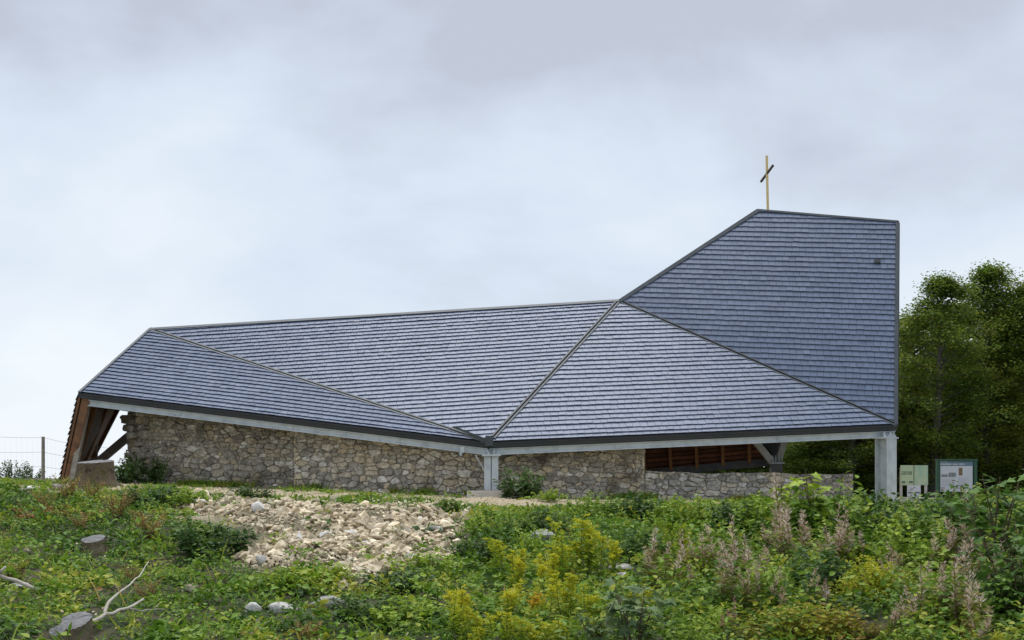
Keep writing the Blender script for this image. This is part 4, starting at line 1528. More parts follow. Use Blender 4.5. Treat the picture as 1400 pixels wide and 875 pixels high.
ML_orange = leaf_mat('orange_goldenrod_flower', [(.30, .30, .03), (.58, .40, .03), (.72, .42, .04)], trans=.4, gain=(1, 1, 1))
ML_lime = leaf_mat('greenish_goldenrod_flower', [(.16, .28, .02), (.28, .38, .025), (.42, .46, .03)], trans=.4, gain=(1, 1, 1))
ML_rosy = leaf_mat('rosy_willowherb_plume', [(.42, .20, .20), (.62, .34, .34), (.76, .52, .50)], trans=.3, gain=(1, 1, 1))
for o_ in list(COL.objects):
    lab = o_.get('label', '')
    if o_.name.startswith(('goldenrod', 'willowherb')):
        mt_ = ML_orange if lab.startswith('orange') else ML_lime if lab.startswith('greenish') else ML_rosy if 'rosy' in lab else None
        for ch in o_.children:
            if mt_ and ch.name.startswith(('flower_plume', 'seed_plume')):
                ch.material_slots[0].link = 'OBJECT'
                ch.material_slots[0].material = mt_
        if 'leaning' in lab:
            o_.rotation_mode = 'XYZ'
            o_.rotation_euler = (Matrix.Rotation(R(-38 if 'willowherb' in o_.name else -18), 3, 'Y') @ o_.rotation_euler.to_matrix()).to_euler()

dark_sap = sapling(41, ML_blue, 90, .75, (.12, .19), .5, 6)
brt = sapling(42, ML_bright, 56, 1.0, (.12, .18), .22, 3)
mid_sap = sapling(43, ML_thicket, 190, 1.0, (.10, .155), .55, 9)
p = at(872, 905); s = .95
for o_, px, yb, yt, hgt, label, wf in (
        (dark_sap, 868, 890, 796, .75, 'dark blue-green maple sapling at the bottom of the picture', 1.0),
        (brt, 1112, 745, 634, 1.0, 'light green maple sapling rising in front of the low pale wall', 1.0),
        (mid_sap, 1366, 800, 644, 1.0, 'broad maple thicket right of the green framed notice board', .95)):
    p = at(px, yb); s = (yb - yt) / F * p.y / hgt
    o_.location = p; o_.scale = (s * wf, s * wf, s); o_['label'] = label; o_['group'] = 'maple saplings on the bank'
for o_, px, yb, yt, hgt, label, wf, rz in (
        (brt, 1072, 745, 640, 1.0, 'maple sapling whose top hides the rear stub column', .9, 2.0),
        (mid_sap, 1312, 775, 658, 1.0, 'maple sapling in front of the green framed notice board', .55, 1.0),
        (mid_sap, 1395, 860, 700, 1.0, 'dark maple at the right edge of the picture', .8, 2.5),
        (dark_sap, 165, 656, 612, .75, 'leafy sapling between the big stump and the end of the wall', .8, 1.0),
        (dark_sap, 815, 900, 838, .75, 'low dark maple sprout left of the bigger dark sapling', .8, 1.6)):
    p = at(px, yb); s = (yb - yt) / F * p.y / hgt
    dup(o_, p, rz, s * wf, label, 'maple saplings on the bank', sz=s)

nett = [herb_clump('nettle_clump', 'nettles', 51, 24, ML_green, lsize=(.10, .20), spread=.42), herb_clump('nettle_clump', 'nettles', 52, 26, ML_dark, lsize=(.10, .19), spread=.42), herb_clump('nettle_clump', 'nettles', 53, 22, ML_bright, lsize=(.09, .17), spread=.38)]
place(nett, [
    (612, 706, 678, 'green herb clump at the upper right corner of the rubble heap'),
    (712, 682, 642, 'dark bush growing against the wall beside the middle column', 1.15),
    (655, 738, 706, 'nettle clump right of the rubble heap, below the concrete pad'),
    (700, 742, 704, 'nettle clump on the crest straight below the dark bush'),
    (745, 732, 696, 'nettle clump below the gravel yard, right of the concrete pad'),
    (800, 712, 676, 'green weeds on the crest in front of the wall, below its middle'),
    (835, 722, 680, 'tall weeds on the crest left of the upright wall edge'),
    (878, 716, 674, 'tufted green weeds on the crest below the upright wall edge'),
    (915, 722, 682, 'weeds on the crest where the low wall begins'),
    (950, 735, 684, 'dark weeds before the left half of the low wall'),
    (1000, 728, 686, 'rounded green bush before the middle of the low wall', 1.2),
    (1035, 730, 680, 'rounded bush left of the light maple saplings', 1.2),
    (1142, 745, 664, 'weeds hiding the broken end of the low wall'),
    (1190, 740, 676, 'weeds standing around the foot of the steel corner column'),
    (1222, 735, 690, 'weeds between the corner column and the pale green panels'),
    (1252, 755, 692, 'nettles below the pale green panels'),
    (1290, 745, 676, 'nettles below the green framed notice board', 1.2),
    (1240, 790, 722, 'nettles above the yellow-green cushion shrub, to its right'),
    (1160, 780, 730, 'nettles above the yellow-green cushion shrub'),
    (1120, 810, 752, 'dark weeds left of the yellow-green cushion shrub'),
    (1060, 840, 780, 'nettles above the yellowing cushion shrub, to its left'),
    (960, 850, 790, 'nettles right above the dark maple sapling'),
    (880, 770, 725, 'weeds above the half-buried grey stones'),
    (730, 770, 725, 'nettles right of the goldenrod that stands by the rubble heap'),
    (1290, 850, 790, 'nettles in the middle of the willowherbs at the lower right'),
    (1372, 845, 775, 'light weeds below the dark maple thicket'),
    (940, 900, 850, 'weeds at the bottom edge right of the dark maple sapling'),
    (1245, 905, 850, 'weeds at the bottom edge right of the yellowing cushion shrub'),
], 'nettle and weed clumps on the right-hand bank', .78)

bush = [herb_clump('leafy_bush', 'bush', 61, 34, ML_dark, lsize=(.08, .15), spread=.55, per=30, h=(.45, .8)),
        herb_clump('leafy_bush', 'bush', 62, 30, ML_bright, lsize=(.08, .16), spread=.55, per=30, h=(.4, .75))]
place(bush, [
    (292, 757, 712, 'dark green bush at the left edge of the rubble heap', 1.25),
    (387, 803, 776, 'low green bush growing over the lower edge of the rubble heap', 1.3),
    (190, 662, 622, 'dark bush at the foot of the left wall end', .75),
    (455, 797, 770, 'low bush in the bottom bay of the rubble heap, right of the other low bush', 1.2),
    (540, 810, 776, 'green bush below the rubble heap', 1.4),
    (590, 792, 752, 'green bush at the lower right of the rubble heap', 1.1),
    (212, 694, 664, 'green bush on the crest below the end of the left wall', 1.3),
    (262, 690, 666, 'green bush at the foot of the left wall, near the heap', 1.3),
    (345, 684, 664, 'green bush before the left wall, above the rubble heap', 1.3),
    (560, 860, 816, 'green bush at the bottom, left of the goldenrods', 1.3),
    (500, 850, 815, 'bush right of the grey boulder', 1.2),
    (752, 684, 668, 'small bush at the foot of the wall right of the dark bush', 1.1),
    (650, 770, 735, 'bush between the rubble heap and the goldenrods', 1.0),
], 'leafy bushes round the rubble heap', .62)

ros = [herb_clump('coltsfoot', 'broad-leaved plant', 71, 14, ML_green, tmpl=ROUND, lsize=(.13, .24), spread=.25, per=2, h=(.14, .32), droop=.0),
       herb_clump('coltsfoot', 'broad-leaved plant', 72, 12, ML_blue, tmpl=ROUND, lsize=(.14, .26), spread=.25, per=2, h=(.14, .30), droop=.0)]
place(ros, [
    (248, 704, 690, 'broad-leaved plant at the upper left tip of the rubble heap'),
    (582, 728, 708, 'round-leaved plant on the right part of the rubble heap, upper one'),
    (582, 757, 738, 'round-leaved plant on the right part of the rubble heap, lower one', 1.2),
    (410, 812, 796, 'broad-leaved plant under the rubble heap'),
    (610, 780, 758, 'broad-leaved plant at the right foot of the rubble heap', 1.2),
    (120, 715, 697, 'light broad-leaved plant above the small grey stump', 1.3),
    (262, 735, 716, 'broad leaves left of the dark green bush', 1.2),
    (170, 835, 808, 'broad-leaved plant beside the forked dead branch', 1.1),
    (525, 770, 750, 'leaves sprouting in the middle of the rubble heap foot'),
    (330, 850, 826, 'broad-leaved plant left of the white limestone block'),
], 'broad-leaved plants on the stony bank', .32)

dry = [dry_shrub(81), dry_shrub(82)]
place(dry, [
    (92, 685, 646, 'olive dry shrub in front of the lower end of the brown roof panel', 1.1),
    (125, 690, 652, 'olive dry shrub before the big stump', 1.0),
    (160, 712, 668, 'dry shrub with pale buds below the big stump', 1.2),
    (205, 740, 694, 'dark brown dry shrub halfway between big stump and rubble heap', 1.2),
    (60, 700, 668, 'dry shrub on the crest beneath the fence post', 1.2),
    (110, 728, 700, 'dry shrub above the small grey stump', 1.2),
    (180, 800, 770, 'dry shrub above the forked dead branch', 1.1),
    (200, 830, 790, 'yellowish dry shrub at the tip of the forked dead branch', 1.0),
    (20, 800, 760, 'dry shrub above the pale branch at the left edge', 1.2),
    (420, 880, 845, 'dry shrub at the bottom below the grey boulder', 1.3),
    (1330, 890, 850, 'brown dry shrub among dead stems at the lower right', 1.3),
    (1192, 880, 846, 'brown dry twigs right of the yellowing cushion shrub', 1.3),
], 'dry shrubs on the bank', .95)

m1, m2 = mound(91, ML_mound), mound(92, ML_autumn)
for o_, px, yb, hpx, wpx, label in ((m1, 1192, 822, 52, 62, 'yellow-green cushion shrub on the right-hand bank'),
                                    (m2, 1110, 888, 62, 115, 'yellowing cushion shrub at the bottom of the picture')):
    p = at(px, yb); u_ = p.y / F
    o_.location = p; o_.scale = (wpx * u_, wpx * u_ * .8, hpx * u_ / .62); o_['label'] = label; o_['group'] = 'cushion shrubs'
p = at(1352, 898); u_ = p.y / F
d_ = dup(m1, p, 1.2, 45 * u_, 'yellow-green cushion shrub in the bottom right corner', 'cushion shrubs', sz=32 * u_ / .62)

rust = herb_clump('rusty_herbs', 'dry herbs', 77, 30, ML_rust, tmpl=LEAF, lsize=(.04, .08), spread=.6, per=20, h=(.15, .4), sm=M_bstem)
p = at(55, 706); rust.location = p; rust.scale = (1.5, 1.2, .7); rust['label'] = 'patch of rust-brown withered herbs on the left crest'

# ------------------------------------------------------------------ stumps, branches, boulders
def stump(label, px, yb, wpx, hpx, seed, m_side, m_top, slant=.0, group='old tree stumps', flare=1.25, tilt=0.0, dy=.9):
    rnd = random.Random(seed)
    p = at(px, yb)
    u_ = p.y / F
    rad, h = wpx * u_ / 2, hpx * u_
    root = thing('tree_stump', label, 'tree stump', p, group)
    k = 36
    lob = [1 + .05 * math.sin(3 * 6.283 * i / k + seed) + .03 * math.sin(5 * 6.283 * i / k) + .022 * math.sin(11 * 6.283 * i / k + seed) + rnd.gauss(0, .014) for i in range(k)]
    rings = []
    for (z, s) in ((-.15, flare * 1.12), (.06 * h, flare), (.25 * h, 1.10), (.6 * h, 1.0), (.97 * h, .93)):
        rings.append([(math.cos(6.283 * i / k) * rad * lob[i] * (1 + (s - 1) * (1 + .5 * math.sin(4 * 6.283 * i / k + seed))) + tilt * max(z, 0),
                       math.sin(6.283 * i / k) * rad * dy * lob[i] * s, z + (slant * (.3 * math.cos(6.283 * i / k) + .95 * math.sin(6.283 * i / k)) * rad if z > .9 * h else 0) + rnd.gauss(0, .012 if z < .9 * h else .004)) for i in range(k)])
    v = [q_ for r_ in rings for q_ in r_]
    fs = [(a * k + i, a * k + (i + 1) % k, (a + 1) * k + (i + 1) % k, (a + 1) * k + i) for a in range(4) for i in range(k)]
    MB().add(v, fs).obj('bark', m_side, root, smooth=True)
    tp = rings[-1]
    mb = MB()
    cen = (sum(q_[0] for q_ in tp) / k, sum(q_[1] for q_ in tp) / k, sum(q_[2] for q_ in tp) / k + .012)
    inner = [tuple(.55 * a + .45 * c_ + (0 if j < 2 else rnd.gauss(0, .003)) for j, (a, c_) in enumerate(zip(q_, cen))) for q_ in tp]
    mb.add(tp + inner + [cen], [(i, (i + 1) % k, k + (i + 1) % k, k + i) for i in range(k)] + [(k + i, k + (i + 1) % k, 2 * k) for i in range(k)])
    mb.obj('cut_top', m_top, root)
    return root


stump('big mossy brown tree stump under the brown roof panel at the left', 131, 666, 50, 36, 3, M_mossy, M_stumptop, .10, flare=1.4)
stump('small grey tree stump in the grass on the left bank', 128, 758, 34, 22, 5, M_stumpside, M_stumptop, .30, dy=.7)
stump('broad grey tree stump in the lower left corner, cut aslant', 99, 884, 46, 36, 8, M_stumpside, M_stumptop, .45, tilt=.1)
stump('side piece of the corner stump, lower and smaller with a grey top', 79, 885, 24, 24, 12, M_stumpside, M_stumptop, .5)
stump('tiny dark brown stump right above the small grey one', 153, 733, 12, 8, 9, M_stumpside, M_stumpside, .1)


def branch(label, lines, radii, m=M_deadwood, group='dead branches on the ground'):
    """lines: polylines of (px, py, height above ground)"""
    p0 = at(lines[0][0][0], lines[0][0][1] + 4)
    root_mb = MB()
    for ln, (ra, rb) in zip(lines, radii):
        pts = []
        for (px, py, y) in ln:
            pts.append(P(px, py, y) - p0)
        ss = []
        for i in range(len(pts) - 1):
            for t_ in (0, .33, .66):
                q_ = pts[i].lerp(pts[i + 1], t_)
                ss.append(q_ + Vector((random.gauss(0, .006), random.gauss(0, .006), random.gauss(0, .006))))
        ss.append(pts[-1])
        root_mb.tube(ss, [ra + (rb - ra) * i / (len(ss) - 1) for i in range(len(ss))], 6)
    o_ = root_mb.obj('dead_branch', m, None, p0, smooth=True)
    tag(o_, label, 'branch', group)


branch('long forked bleached branch lying in the lower left grass',
       [[(84, 872, 10.9), (115, 856, 11.2), (144, 840, 11.5), (175, 832, 11.8), (196, 819, 12.1)],
        [(144, 840, 11.5), (146, 826, 11.7), (160, 812, 12.2), (178, 800, 12.7), (190, 788, 13.1), (203, 768, 13.6)],
        [(178, 833, 11.8), (200, 834, 11.9), (225, 833, 12.0)]], [(.030, .012), (.020, .006), (.008, .004)])
branch('pale broken branch reaching in from the left edge',
       [[(-12, 782, 13.2), (20, 793, 13.2), (54, 807, 13.1)], [(1, 782, 13.2), (8, 775, 13.25)]], [(.022, .026), (.02, .012)])
branch('bent grey stick lying over the grey boulder',
       [[(398, 836, 12.55), (430, 826, 12.5), (452, 819, 12.45), (478, 828, 12.5), (492, 827, 12.6)]], [(.022, .012)], M_greywood)
branch('thin stick in the grass below the white limestone block',
       [[(330, 872, 11.2), (350, 862, 11.4), (368, 850, 11.7)]], [(.012, .008)], M_greywood)
for i, (a_, b_, lab) in enumerate((((1330, 868, 11.6), (1352, 818, 11.9), 'dead stalk standing left among the withered stems at the lower right'),
                                   ((1362, 858, 11.7), (1396, 830, 11.9), 'dead stalk leaning to the right edge at the lower right'),
                                   ((1346, 862, 11.7), (1328, 838, 11.6), 'short dead stalk leaning left at the lower right'),
                                   ((1381, 812, 12.6), (1377, 752, 12.6), 'upright brown dock stalk against the dark maple'))):
    branch(lab, [[a_, ((a_[0] + b_[0]) / 2 + 3, (a_[1] + b_[1]) / 2, (a_[2] + b_[2]) / 2), b_]], [(.010, .006)], M_deadwood if i < 3 else M_bstem)


def boulder(label, px, yb, wpx, hpx, m, seed):
    r = np.random.default_rng(seed)
    p = at(px, yb); u_ = p.y / F
    bm = bmesh.new()
    bmesh.ops.create_icosphere(bm, subdivisions=3, radius=1)
    dirs = r.normal(0, 1, (9, 3)); dirs /= np.linalg.norm(dirs, axis=1, keepdims=True); cut = r.uniform(.62, .9, 9)
    for v in bm.verts:
        c_ = np.array(v.co)
        for d, k_ in zip(dirs, cut):
            e_ = c_ @ d - k_
            if e_ > 0:
                c_ = c_ - d * e_ * .85
        c_ = c_ * (1 + .03 * math.sin(c_[0] * 9 + seed) + .03 * math.sin(c_[1] * 11) + .02 * r.normal())
        v.co = c_ * np.array([wpx * u_ / 2 * 1.15, wpx * u_ / 2.4, hpx * u_ * .62])
    me = bpy.data.meshes.new('boulder'); bm.to_mesh(me); bm.free()
    o_ = link('boulder', me, m, None, p + Vector((0, wpx * u_ * .3, hpx * u_ * .42)))
    tag(o_, label, 'stone', 'loose stones on the bank')


for i, (px, yb, wpx, hpx, mm_, lab) in enumerate((
        (345, 840, 20, 15, M_white, 'small bright white limestone block in the lower left grass'),
        (381, 839, 32, 14, M_white, 'flat white limestone block between the bright block and the grey boulder'),
        (450, 835, 34, 20, M_greystone, 'rounded grey boulder under the bent stick'),
        (260, 811, 20, 12, M_lime, 'tan stone alone in the grass left of the white blocks'),
        (296, 825, 12, 8, M_lime, 'small tan stone between the lone tan stone and the white block'),
        (850, 783, 30, 12, M_greystone, 'grey stone half buried among the weeds, upper of two'),
        (852, 793, 22, 9, M_white, 'pale stone half buried under the grey one among the weeds'),
        (742, 742, 30, 18, M_greystone, 'grey stone showing through the weeds right of the goldenrod'),
        (75, 670, 20, 9, M_greystone, 'grey stone on the left crest beside the fence post'),
        (38, 670, 24, 6, M_white, 'flat white stone on the left crest'),
        (22, 805, 26, 9, M_white, 'white stone lying under the pale branch at the left edge'),
        (36, 758, 10, 8, M_lime, 'small rust-tan stone in the grass at the far left'),
        (640, 737, 10, 9, M_lime, 'tan stone in the grass right of the rubble heap'),
        (352, 700, 18, 14, M_white, 'white block on the top edge of the rubble heap'),
        (270, 690, 20, 9, M_white, 'white block at the upper left corner of the rubble heap'),
        (352, 858, 12, 12, M_greystone, 'small grey stone below the bright white block'),
        (690, 790, 12, 10, M_lime, 'tan stone at the foot of the goldenrod beside the heap'))):
    boulder(lab, px, yb, wpx, hpx, mm_, 300 + i)
# white scrap lying between the cushion shrubs
sp_ = at(1126, 835)
tag(MB().add([(-.03, 0, .02), (.03, -.02, .01), (.045, .03, .09), (.0, .05, .11), (-.045, .04, .08), (-.01, .01, .05)],
             [(0, 1, 5), (1, 2, 5), (2, 3, 5), (3, 4, 5), (4, 0, 5)]).obj('litter', M_white, None, sp_ + Vector((0, -.1, .12))), 'white crumpled scrap caught in the weeds above the yellowing cushion shrub', 'litter')

# ------------------------------------------------------------------ fence and far shrub at the left
fp = Vector((*gxy(59, 33.0), 0)); fp.z = G(fp.x, fp.y)
fence = thing('wire_fence', 'wire mesh fence on thin posts beyond the left crest', 'fence', fp)
posts = [(59, 597, 33.0), (132, 609, 38.5), (-60, 590, 29.5), (178, 612, 43)]
pt = []
for (px, yt, y) in posts:
    top = P(px, yt, y)
    gz = G(top.x, top.y)
    MB().tube([Vector((top.x, top.y, gz - .2)) - fp, top - fp], [.052, .045], 8).obj('post', M_greywood, fence)
    pt.append((top, gz))
order = [pt[2], pt[0], pt[1], pt[3]]
M_wire = mat('fence_wire', (.25, .27, .28), rough=.5, metal=.6)
for a_, b_ in zip(order[:-1], order[1:]):
    wm = MB()
    for f_ in (.02, .35, .68):
        p_, q_ = a_[0].lerp(Vector((a_[0].x, a_[0].y, a_[1])), f_), b_[0].lerp(Vector((b_[0].x, b_[0].y, b_[1])), f_)
        mids = [p_.lerp(q_, k_ / 6) - Vector((0, 0, .05 * math.sin(math.pi * k_ / 6))) - fp for k_ in range(7)]
        wm.tube(mids, [.0035] * 7, 4)
    n = 15
    for k_ in range(1, n):
        p_ = a_[0].lerp(b_[0], k_ / n); zg = a_[1] + (b_[1] - a_[1]) * k_ / n
        wm.tube([p_ - Vector((0, 0, .04)) - fp, Vector((p_.x, p_.y, zg)) - fp], [.0008, .0008], 3)
    wm.obj('wire_mesh', M_wire, fence)

far = herb_clump('far_shrub', 'shrub', 95, 44, ML_blue, tmpl=LEAF, lsize=(.07, .14), spread=.8, per=60, h=(.7, 1.0), sm=M_bstem)
p = Vector((*gxy(22, 36), 0)); p.z = P(22, 672, 36).z
far.location = p; far.scale = (.8, .8, 1.05); far['label'] = 'grey-green shrub behind the crest at the left edge'
d_ = dup(bush[1], P(0, 668, 31), 0, .9, 'green bush on the crest at the far left edge', 'leafy bushes round the rubble heap', sz=.45)

# ------------------------------------------------------------------ notice boards
M_green = mat('dark_green_paint', (.03, .10, .055), (.04, .125, .07), scale=5, rough=.5)
M_palegreen = mat('pale_green_print', (.55, .66, .40), (.60, .70, .46), scale=3, rough=.5)
M_mint = mat('mint_green_print', (.40, .60, .45), (.58, .68, .44), scale=4, rough=.5, lo=.42, hi=.58)
M_darkprint = mat('dark_green_print', (.10, .16, .09), rough=.6)
M_paper = mat('white_print', (.74, .75, .80), (.78, .79, .83), scale=5, rough=.45)
M_blue = mat('blue_header_print', (.16, .27, .36), (.20, .31, .40), scale=4, rough=.45)
M_ink = mat('dark_print', (.10, .10, .13), rough=.6)
M_red = mat('reddish_print', (.38, .20, .22), rough=.6)
M_photo = mat('printed_photograph', (.14, .20, .20), (.42, .40, .40), scale=18, rough=.5)
M_statue = mat('brown_printed_figure', (.22, .13, .06), (.30, .19, .09), scale=20, rough=.5)


def board(root, pxs, pys, y, m, name, thick=.03, parent=None, dy=0.0):
    a_, b_ = P(pxs[0], pys[0], y), P(pxs[1], pys[1], y)
    return MB().abox(a_.x - root.location.x, b_.x - root.location.x, dy, dy + thick, b_.z - root.location.z, a_.z - root.location.z).obj(name, m, parent or root)


yb_ = 36.0
nb = thing('notice_board', 'large white information board in a dark green frame before the trees', 'notice board', Vector((*gxy(1309, yb_), G(*gxy(1309, yb_)))))
gz = nb.location.z
for px in (1282.5, 1333.5):
    q_ = P(px, 630, yb_)
    MB().abox(q_.x - .05 - nb.location.x, q_.x + .05 - nb.location.x, -.02, .08, -.1, q_.z - gz).obj('post', M_green, nb)
board(nb, (1280, 1336), (627.5, 630), yb_, M_green, 'top_rail', .14, dy=-.05)
bp_ = board(nb, (1284.6, 1331.4), (630.5, 673), yb_, M_green, 'back_panel', .03, dy=.03)
pn = board(nb, (1286, 1330), (637, 672), yb_, M_paper, 'panel', .012, dy=.012)
hd = board(nb, (1285, 1331), (630.6, 636.6), yb_, M_blue, 'header', .012, dy=.010)


def prints(root, parent, y, rects, m, name, dy):
    mb = MB()
    for (x0, y0, x1, y1) in rects:
        a_, b_ = P(x0, y0, y), P(x1, y1, y)
        mb.abox(a_.x - root.location.x, b_.x - root.location.x, dy - .003, dy, b_.z - root.location.z, a_.z - root.location.z)
    o2 = mb.obj(name, m, parent)
    if len(rects) > 1:
        o2['kind'] = 'stuff'          # print too small to pick apart
    return o2


rnd = random.Random(4)
rects = []
x = 1285.8
while x < 1319:                                  # the header's white line of print, too far off to read
    w_ = rnd.uniform(.55, 1.1)
    if not (1300.5 < x < 1302.5 or 1309 < x < 1310):
        rects.append((x, 633.6 + rnd.choice((0, .0, .4)), x + w_, 635.4))
    x += w_ + .25
rects.append((1286, 631.4, 1296, 631.9))
prints(nb, hd, yb_, rects, M_paper, 'lettering', .010)
prints(nb, pn, yb_, [(1285.6 + 1.4, 648.5, 1296, 652.2)], M_photo, 'photograph', .012)
prints(nb, pn, yb_, [(1297, 646.2, 1307, 652.2)], M_photo, 'photograph', .012)
prints(nb, pn, yb_, [(1311, 639.5, 1316, 650)], M_statue, 'picture', .012)
prints(nb, pn, yb_, [(1285.5 + 1, 666.5, 1292, 667.8), (1303, 669, 1307, 671)], M_red, 'lettering', .012)
prints(nb, pn, yb_, [(1287, 669, 1289.5, 671)], M_ink, 'emblem', .012)
M_grey = mat('grey_small_print', (.52, .52, .56), rough=.6)
prints(nb, pn, yb_, [(1288, 655 + k_ * 1.15, 1288 + rnd.uniform(14, 18), 655.35 + k_ * 1.15) for k_ in range(9)] + [(1310, 653 + k_ * 1.15, 1310 + rnd.uniform(11, 17), 653.35 + k_ * 1.15) for k_ in range(14)], M_grey, 'small_print', .012)

yb_ = 34.5
sb = thing('information_sign', 'pair of pale green information panels on posts beside the steel corner column', 'sign', Vector((*gxy(1250, yb_), G(*gxy(1250, yb_)))))
gz = sb.location.z
for px in (1232.5, 1266.5):
    q_ = P(px, 640, yb_)
    MB().abox(q_.x - .035 - sb.location.x, q_.x + .035 - sb.location.x, .02, .08, -.1, q_.z - gz).obj('post', M_concrete, sb)
lp = board(sb, (1231, 1249), (636, 663.2), yb_, M_palegreen, 'panel', .018)
rp_ = board(sb, (1250.2, 1268.8), (636, 663.2), yb_, M_mint, 'panel', .018)
rects = []
for bx_ in (1232.6, 1240.2):
    for i in range(4):
        for j in range(3):
            rects.append((bx_ + i * 1.8, 644.6 + j * 1.75, bx_ + i * 1.8 + 1.4, 644.6 + j * 1.75 + rnd.choice((1.3, 1.1, .8))))
prints(sb, lp, yb_, rects, M_darkprint, 'lettering', 0)
prints(sb, lp, yb_, [(1232.8 + i * 1.25, 657.8, 1233.8 + i * 1.25, 660.8) for i in range(4)] + [(1239.6, 659.2, 1240.9, 659.8)] + [(1243 + i * 1.3, 657.8, 1244 + i * 1.3, 660.6) for i in range(4)], M_darkprint, 'lettering', 0)
sh = board(sb, (1240, 1258.4), (663.4, 681), yb_, M_paper, 'white_sheet', .012, dy=-.02)
rects = [(1241.5, 669.6, 1248, 670.2)]
prints(sb, sh, yb_, rects, M_red, 'lettering', -.02)
rects = [(1241.2 + i * 1.7, 672.4, 1242.5 + i * 1.7, 674.6) for i in range(4)] + [(1250 + i * 1.6, 672.4, 1251.2 + i * 1.6, 674.6) for i in range(5)] + [(1244.6, 676, 1245.8, 678.6), (1250, 676, 1253, 678)]
rects += [(1243.6 + k_ * .8, 668.2 - abs(k_ - 3) * .55, 1244.4 + k_ * .8, 668.8 - abs(k_ - 3) * .55) for k_ in range(7)] + [(1249.6, 665.4, 1250.6, 667.4)]
prints(sb, sh, yb_, rects, M_ink, 'lettering', -.02)
lb = P(1240, 682, 33.2)
tag(MB().abox(-.75, .65, -.3, .3, -.25, .0).obj('ledge', M_concrete, None, P(1243, 680.5, 33.2)), 'low pale concrete ledge at the foot of the pale green panels', 'concrete ledge')


# ------------------------------------------------------------------ trees
def tree(seed, H=9.5, spread=2.3, leaves=30000, low=.03):
    r = np.random.default_rng(seed)
    root = thing('broadleaf_tree', '-', 'tree')
    tr = MB()
    lean = r.normal(0, .02, 2)
    trunk = [np.array([lean[0] * H * t_ + .08 * math.sin(3 * t_ + seed), lean[1] * H * t_, H * t_ - .1]) for t_ in np.linspace(0, .97, 10)]
    tr.tube(trunk, [.19 * (1 - .9 * t_) + .015 for t_ in np.linspace(0, 1, 10)], 8)
    fo = Foliage()
    tips = []
    for k in range(70):
        t_ = low + (.99 - low) * (k + r.uniform(0, 1)) / 70
        i = min(8, int(t_ / .97 * 9)); p0 = trunk[i] + (trunk[i + 1] - trunk[i]) * (t_ / .97 * 9 - i if i < 8 else .5)
        p0 = np.array([p0[0], p0[1], H * min(t_, .96)])
        a = k * 2.4 + r.normal(0, .5)
        env = math.sin(math.pi * min(1, (t_ - low) / (1 - low) * .86 + .16)) ** .75
        ln = spread * env * r.uniform(.55, 1.15)
        rise = r.uniform(.1, .5) + .5 * t_
        tip = p0 + np.array([math.cos(a) * ln, math.sin(a) * ln, ln * rise * .8])
        mid = p0 * .5 + tip * .5 + np.array([0, 0, .10 * ln])
        tr.tube([p0, mid, tip], [.05 * (1 - .7 * t_) + .01, .02, .006], 4, cap=False)
        for j in range(3):
            f_ = r.uniform(.35, .95)
            q0 = p0 * (1 - f_) + tip * f_
            q1 = q0 + np.array([r.normal(0, .45), r.normal(0, .45), r.uniform(.0, .4)]) * (.5 + .3 * ln)
            tr.tube([q0, q1], [.014, .004], 3, cap=False)
            tips.append((q0, q1))
        tips.append((p0 * .35 + tip * .65, tip))
    per = leaves // len(tips)
    for (q0, q1) in tips:
        n = int(per * r.uniform(.4, 1.6))
        t_ = r.uniform(.1, 1.1, n)[:, None]
        p = q0 + (q1 - q0) * t_ + r.normal(0, 1, (n, 3)) * np.array([.24, .24, .17])
        fo.put(LEAF, p, rdir(n, -.1, r), r.uniform(.08, .145, n), np.clip(r.normal(.5, .25, n), 0, 1), roll=.5, rng=r, widen=1.15)
    tr.obj('trunk', M_bark, root)
    link('crown', fo.mesh('crown'), ML_tree, root)
    return root


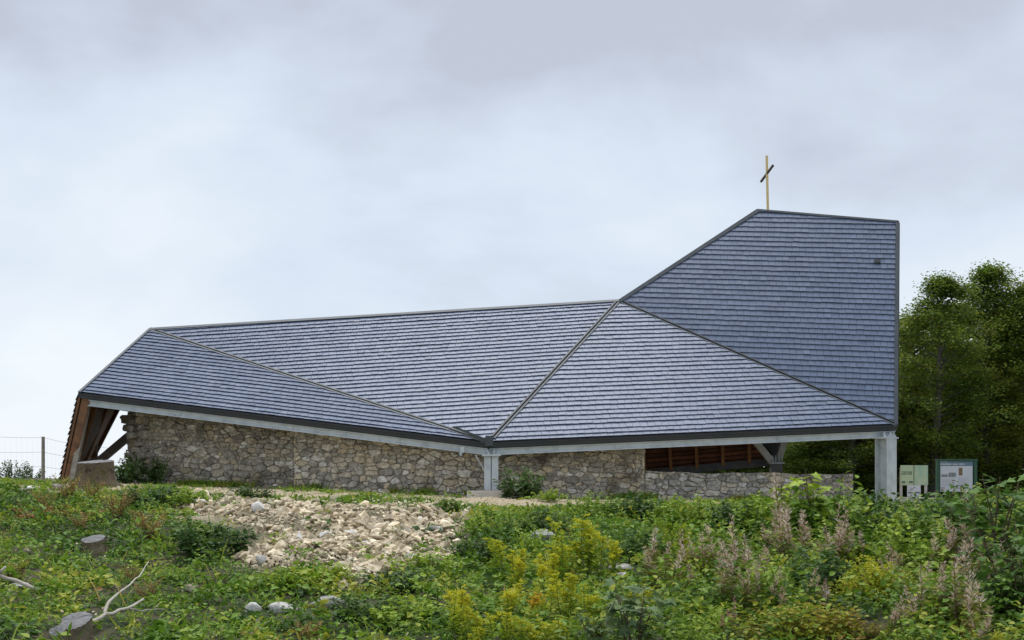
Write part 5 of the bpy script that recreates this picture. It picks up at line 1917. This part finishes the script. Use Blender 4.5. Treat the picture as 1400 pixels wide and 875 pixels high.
tp_ = [tree(201), tree(202, spread=2.6, leaves=34000), tree(203, spread=1.9)]
rowst = [
    (1274, 376, 47.0, 0, 'broadleaf tree with a bare grey trunk directly behind the pale green panels'),
    (1345, 364, 49.0, 1, 'tallest broadleaf tree, its crown rising behind the green framed notice board'),
    (1404, 384, 47.5, 2, 'broadleaf tree at the right edge of the picture'),
    (1246, 432, 52.0, 1, 'broadleaf tree half hidden behind the right edge of the slate tower'),
    (1306, 412, 54.0, 2, 'shorter broadleaf tree in the gap between the two highest crowns'),
    (1376, 412, 55.0, 0, 'shorter broadleaf tree between the tallest tree and the right edge'),
    (1204, 480, 50.0, 0, 'tree in the shade behind the steel corner column'),
    (1158, 500, 48.0, 1, 'tree in the shade seen under the eave, behind the end of the low wall'),
    (1108, 510, 50.0, 2, 'tree in the shade seen under the eave, behind the light maple sapling'),
    (1070, 540, 55.0, 0, 'tree in the shade seen under the eave, right behind the struts'),
    (1130, 540, 58.0, 1, 'deepest tree in the shade under the eave'),
    (1450, 380, 50.0, 1, 'tree beyond the right edge, only its branches in view'),
]
usedt = set()
for (px, yt, y, k, lab) in rowst:
    x = (px - 700) / F * y
    top = P(px, yt, y).z
    g_ = G(x, y)
    s = (top - g_) / 9.6
    loc = Vector((x, y, g_))
    if k not in usedt:
        usedt.add(k)
        tp_[k].location = loc; tp_[k].scale = (1.0, 1.0, s); tp_[k]['label'] = lab; tp_[k]['group'] = 'broadleaf trees behind the chapel'
        tp_[k].rotation_euler = (0, 0, px * .7)
    else:
        dup(tp_[k], loc, px * .7, 1.0, lab, 'broadleaf trees behind the chapel', sz=s)
# the wood goes on behind them as one dark mass
wood = Foliage()
r = np.random.default_rng(9)
n = 34000
Yw = r.uniform(56, 74, n); Xw = r.uniform(.09, .50, n) * Yw
Hw = r.uniform(0, 1, n) * np.interp(Xw / Yw, [.09, .2, .24, .3, .36, .5], [3.6, 4.2, 5.5, 6.5, 7.6, 8.2]) * (1 + .10 * vnoise(Xw, Yw, .8, 3))
wood.put(LEAF, np.stack([Xw, Yw, ground(Xw, Yw) + Hw], -1), rdir(n, .1, r), r.uniform(.3, .55, n), np.clip(r.normal(.3, .2, n), 0, 1), rng=r, widen=1.2)
o_ = link('forest', wood.mesh('forest'), ML_tree); o_['kind'] = 'stuff'
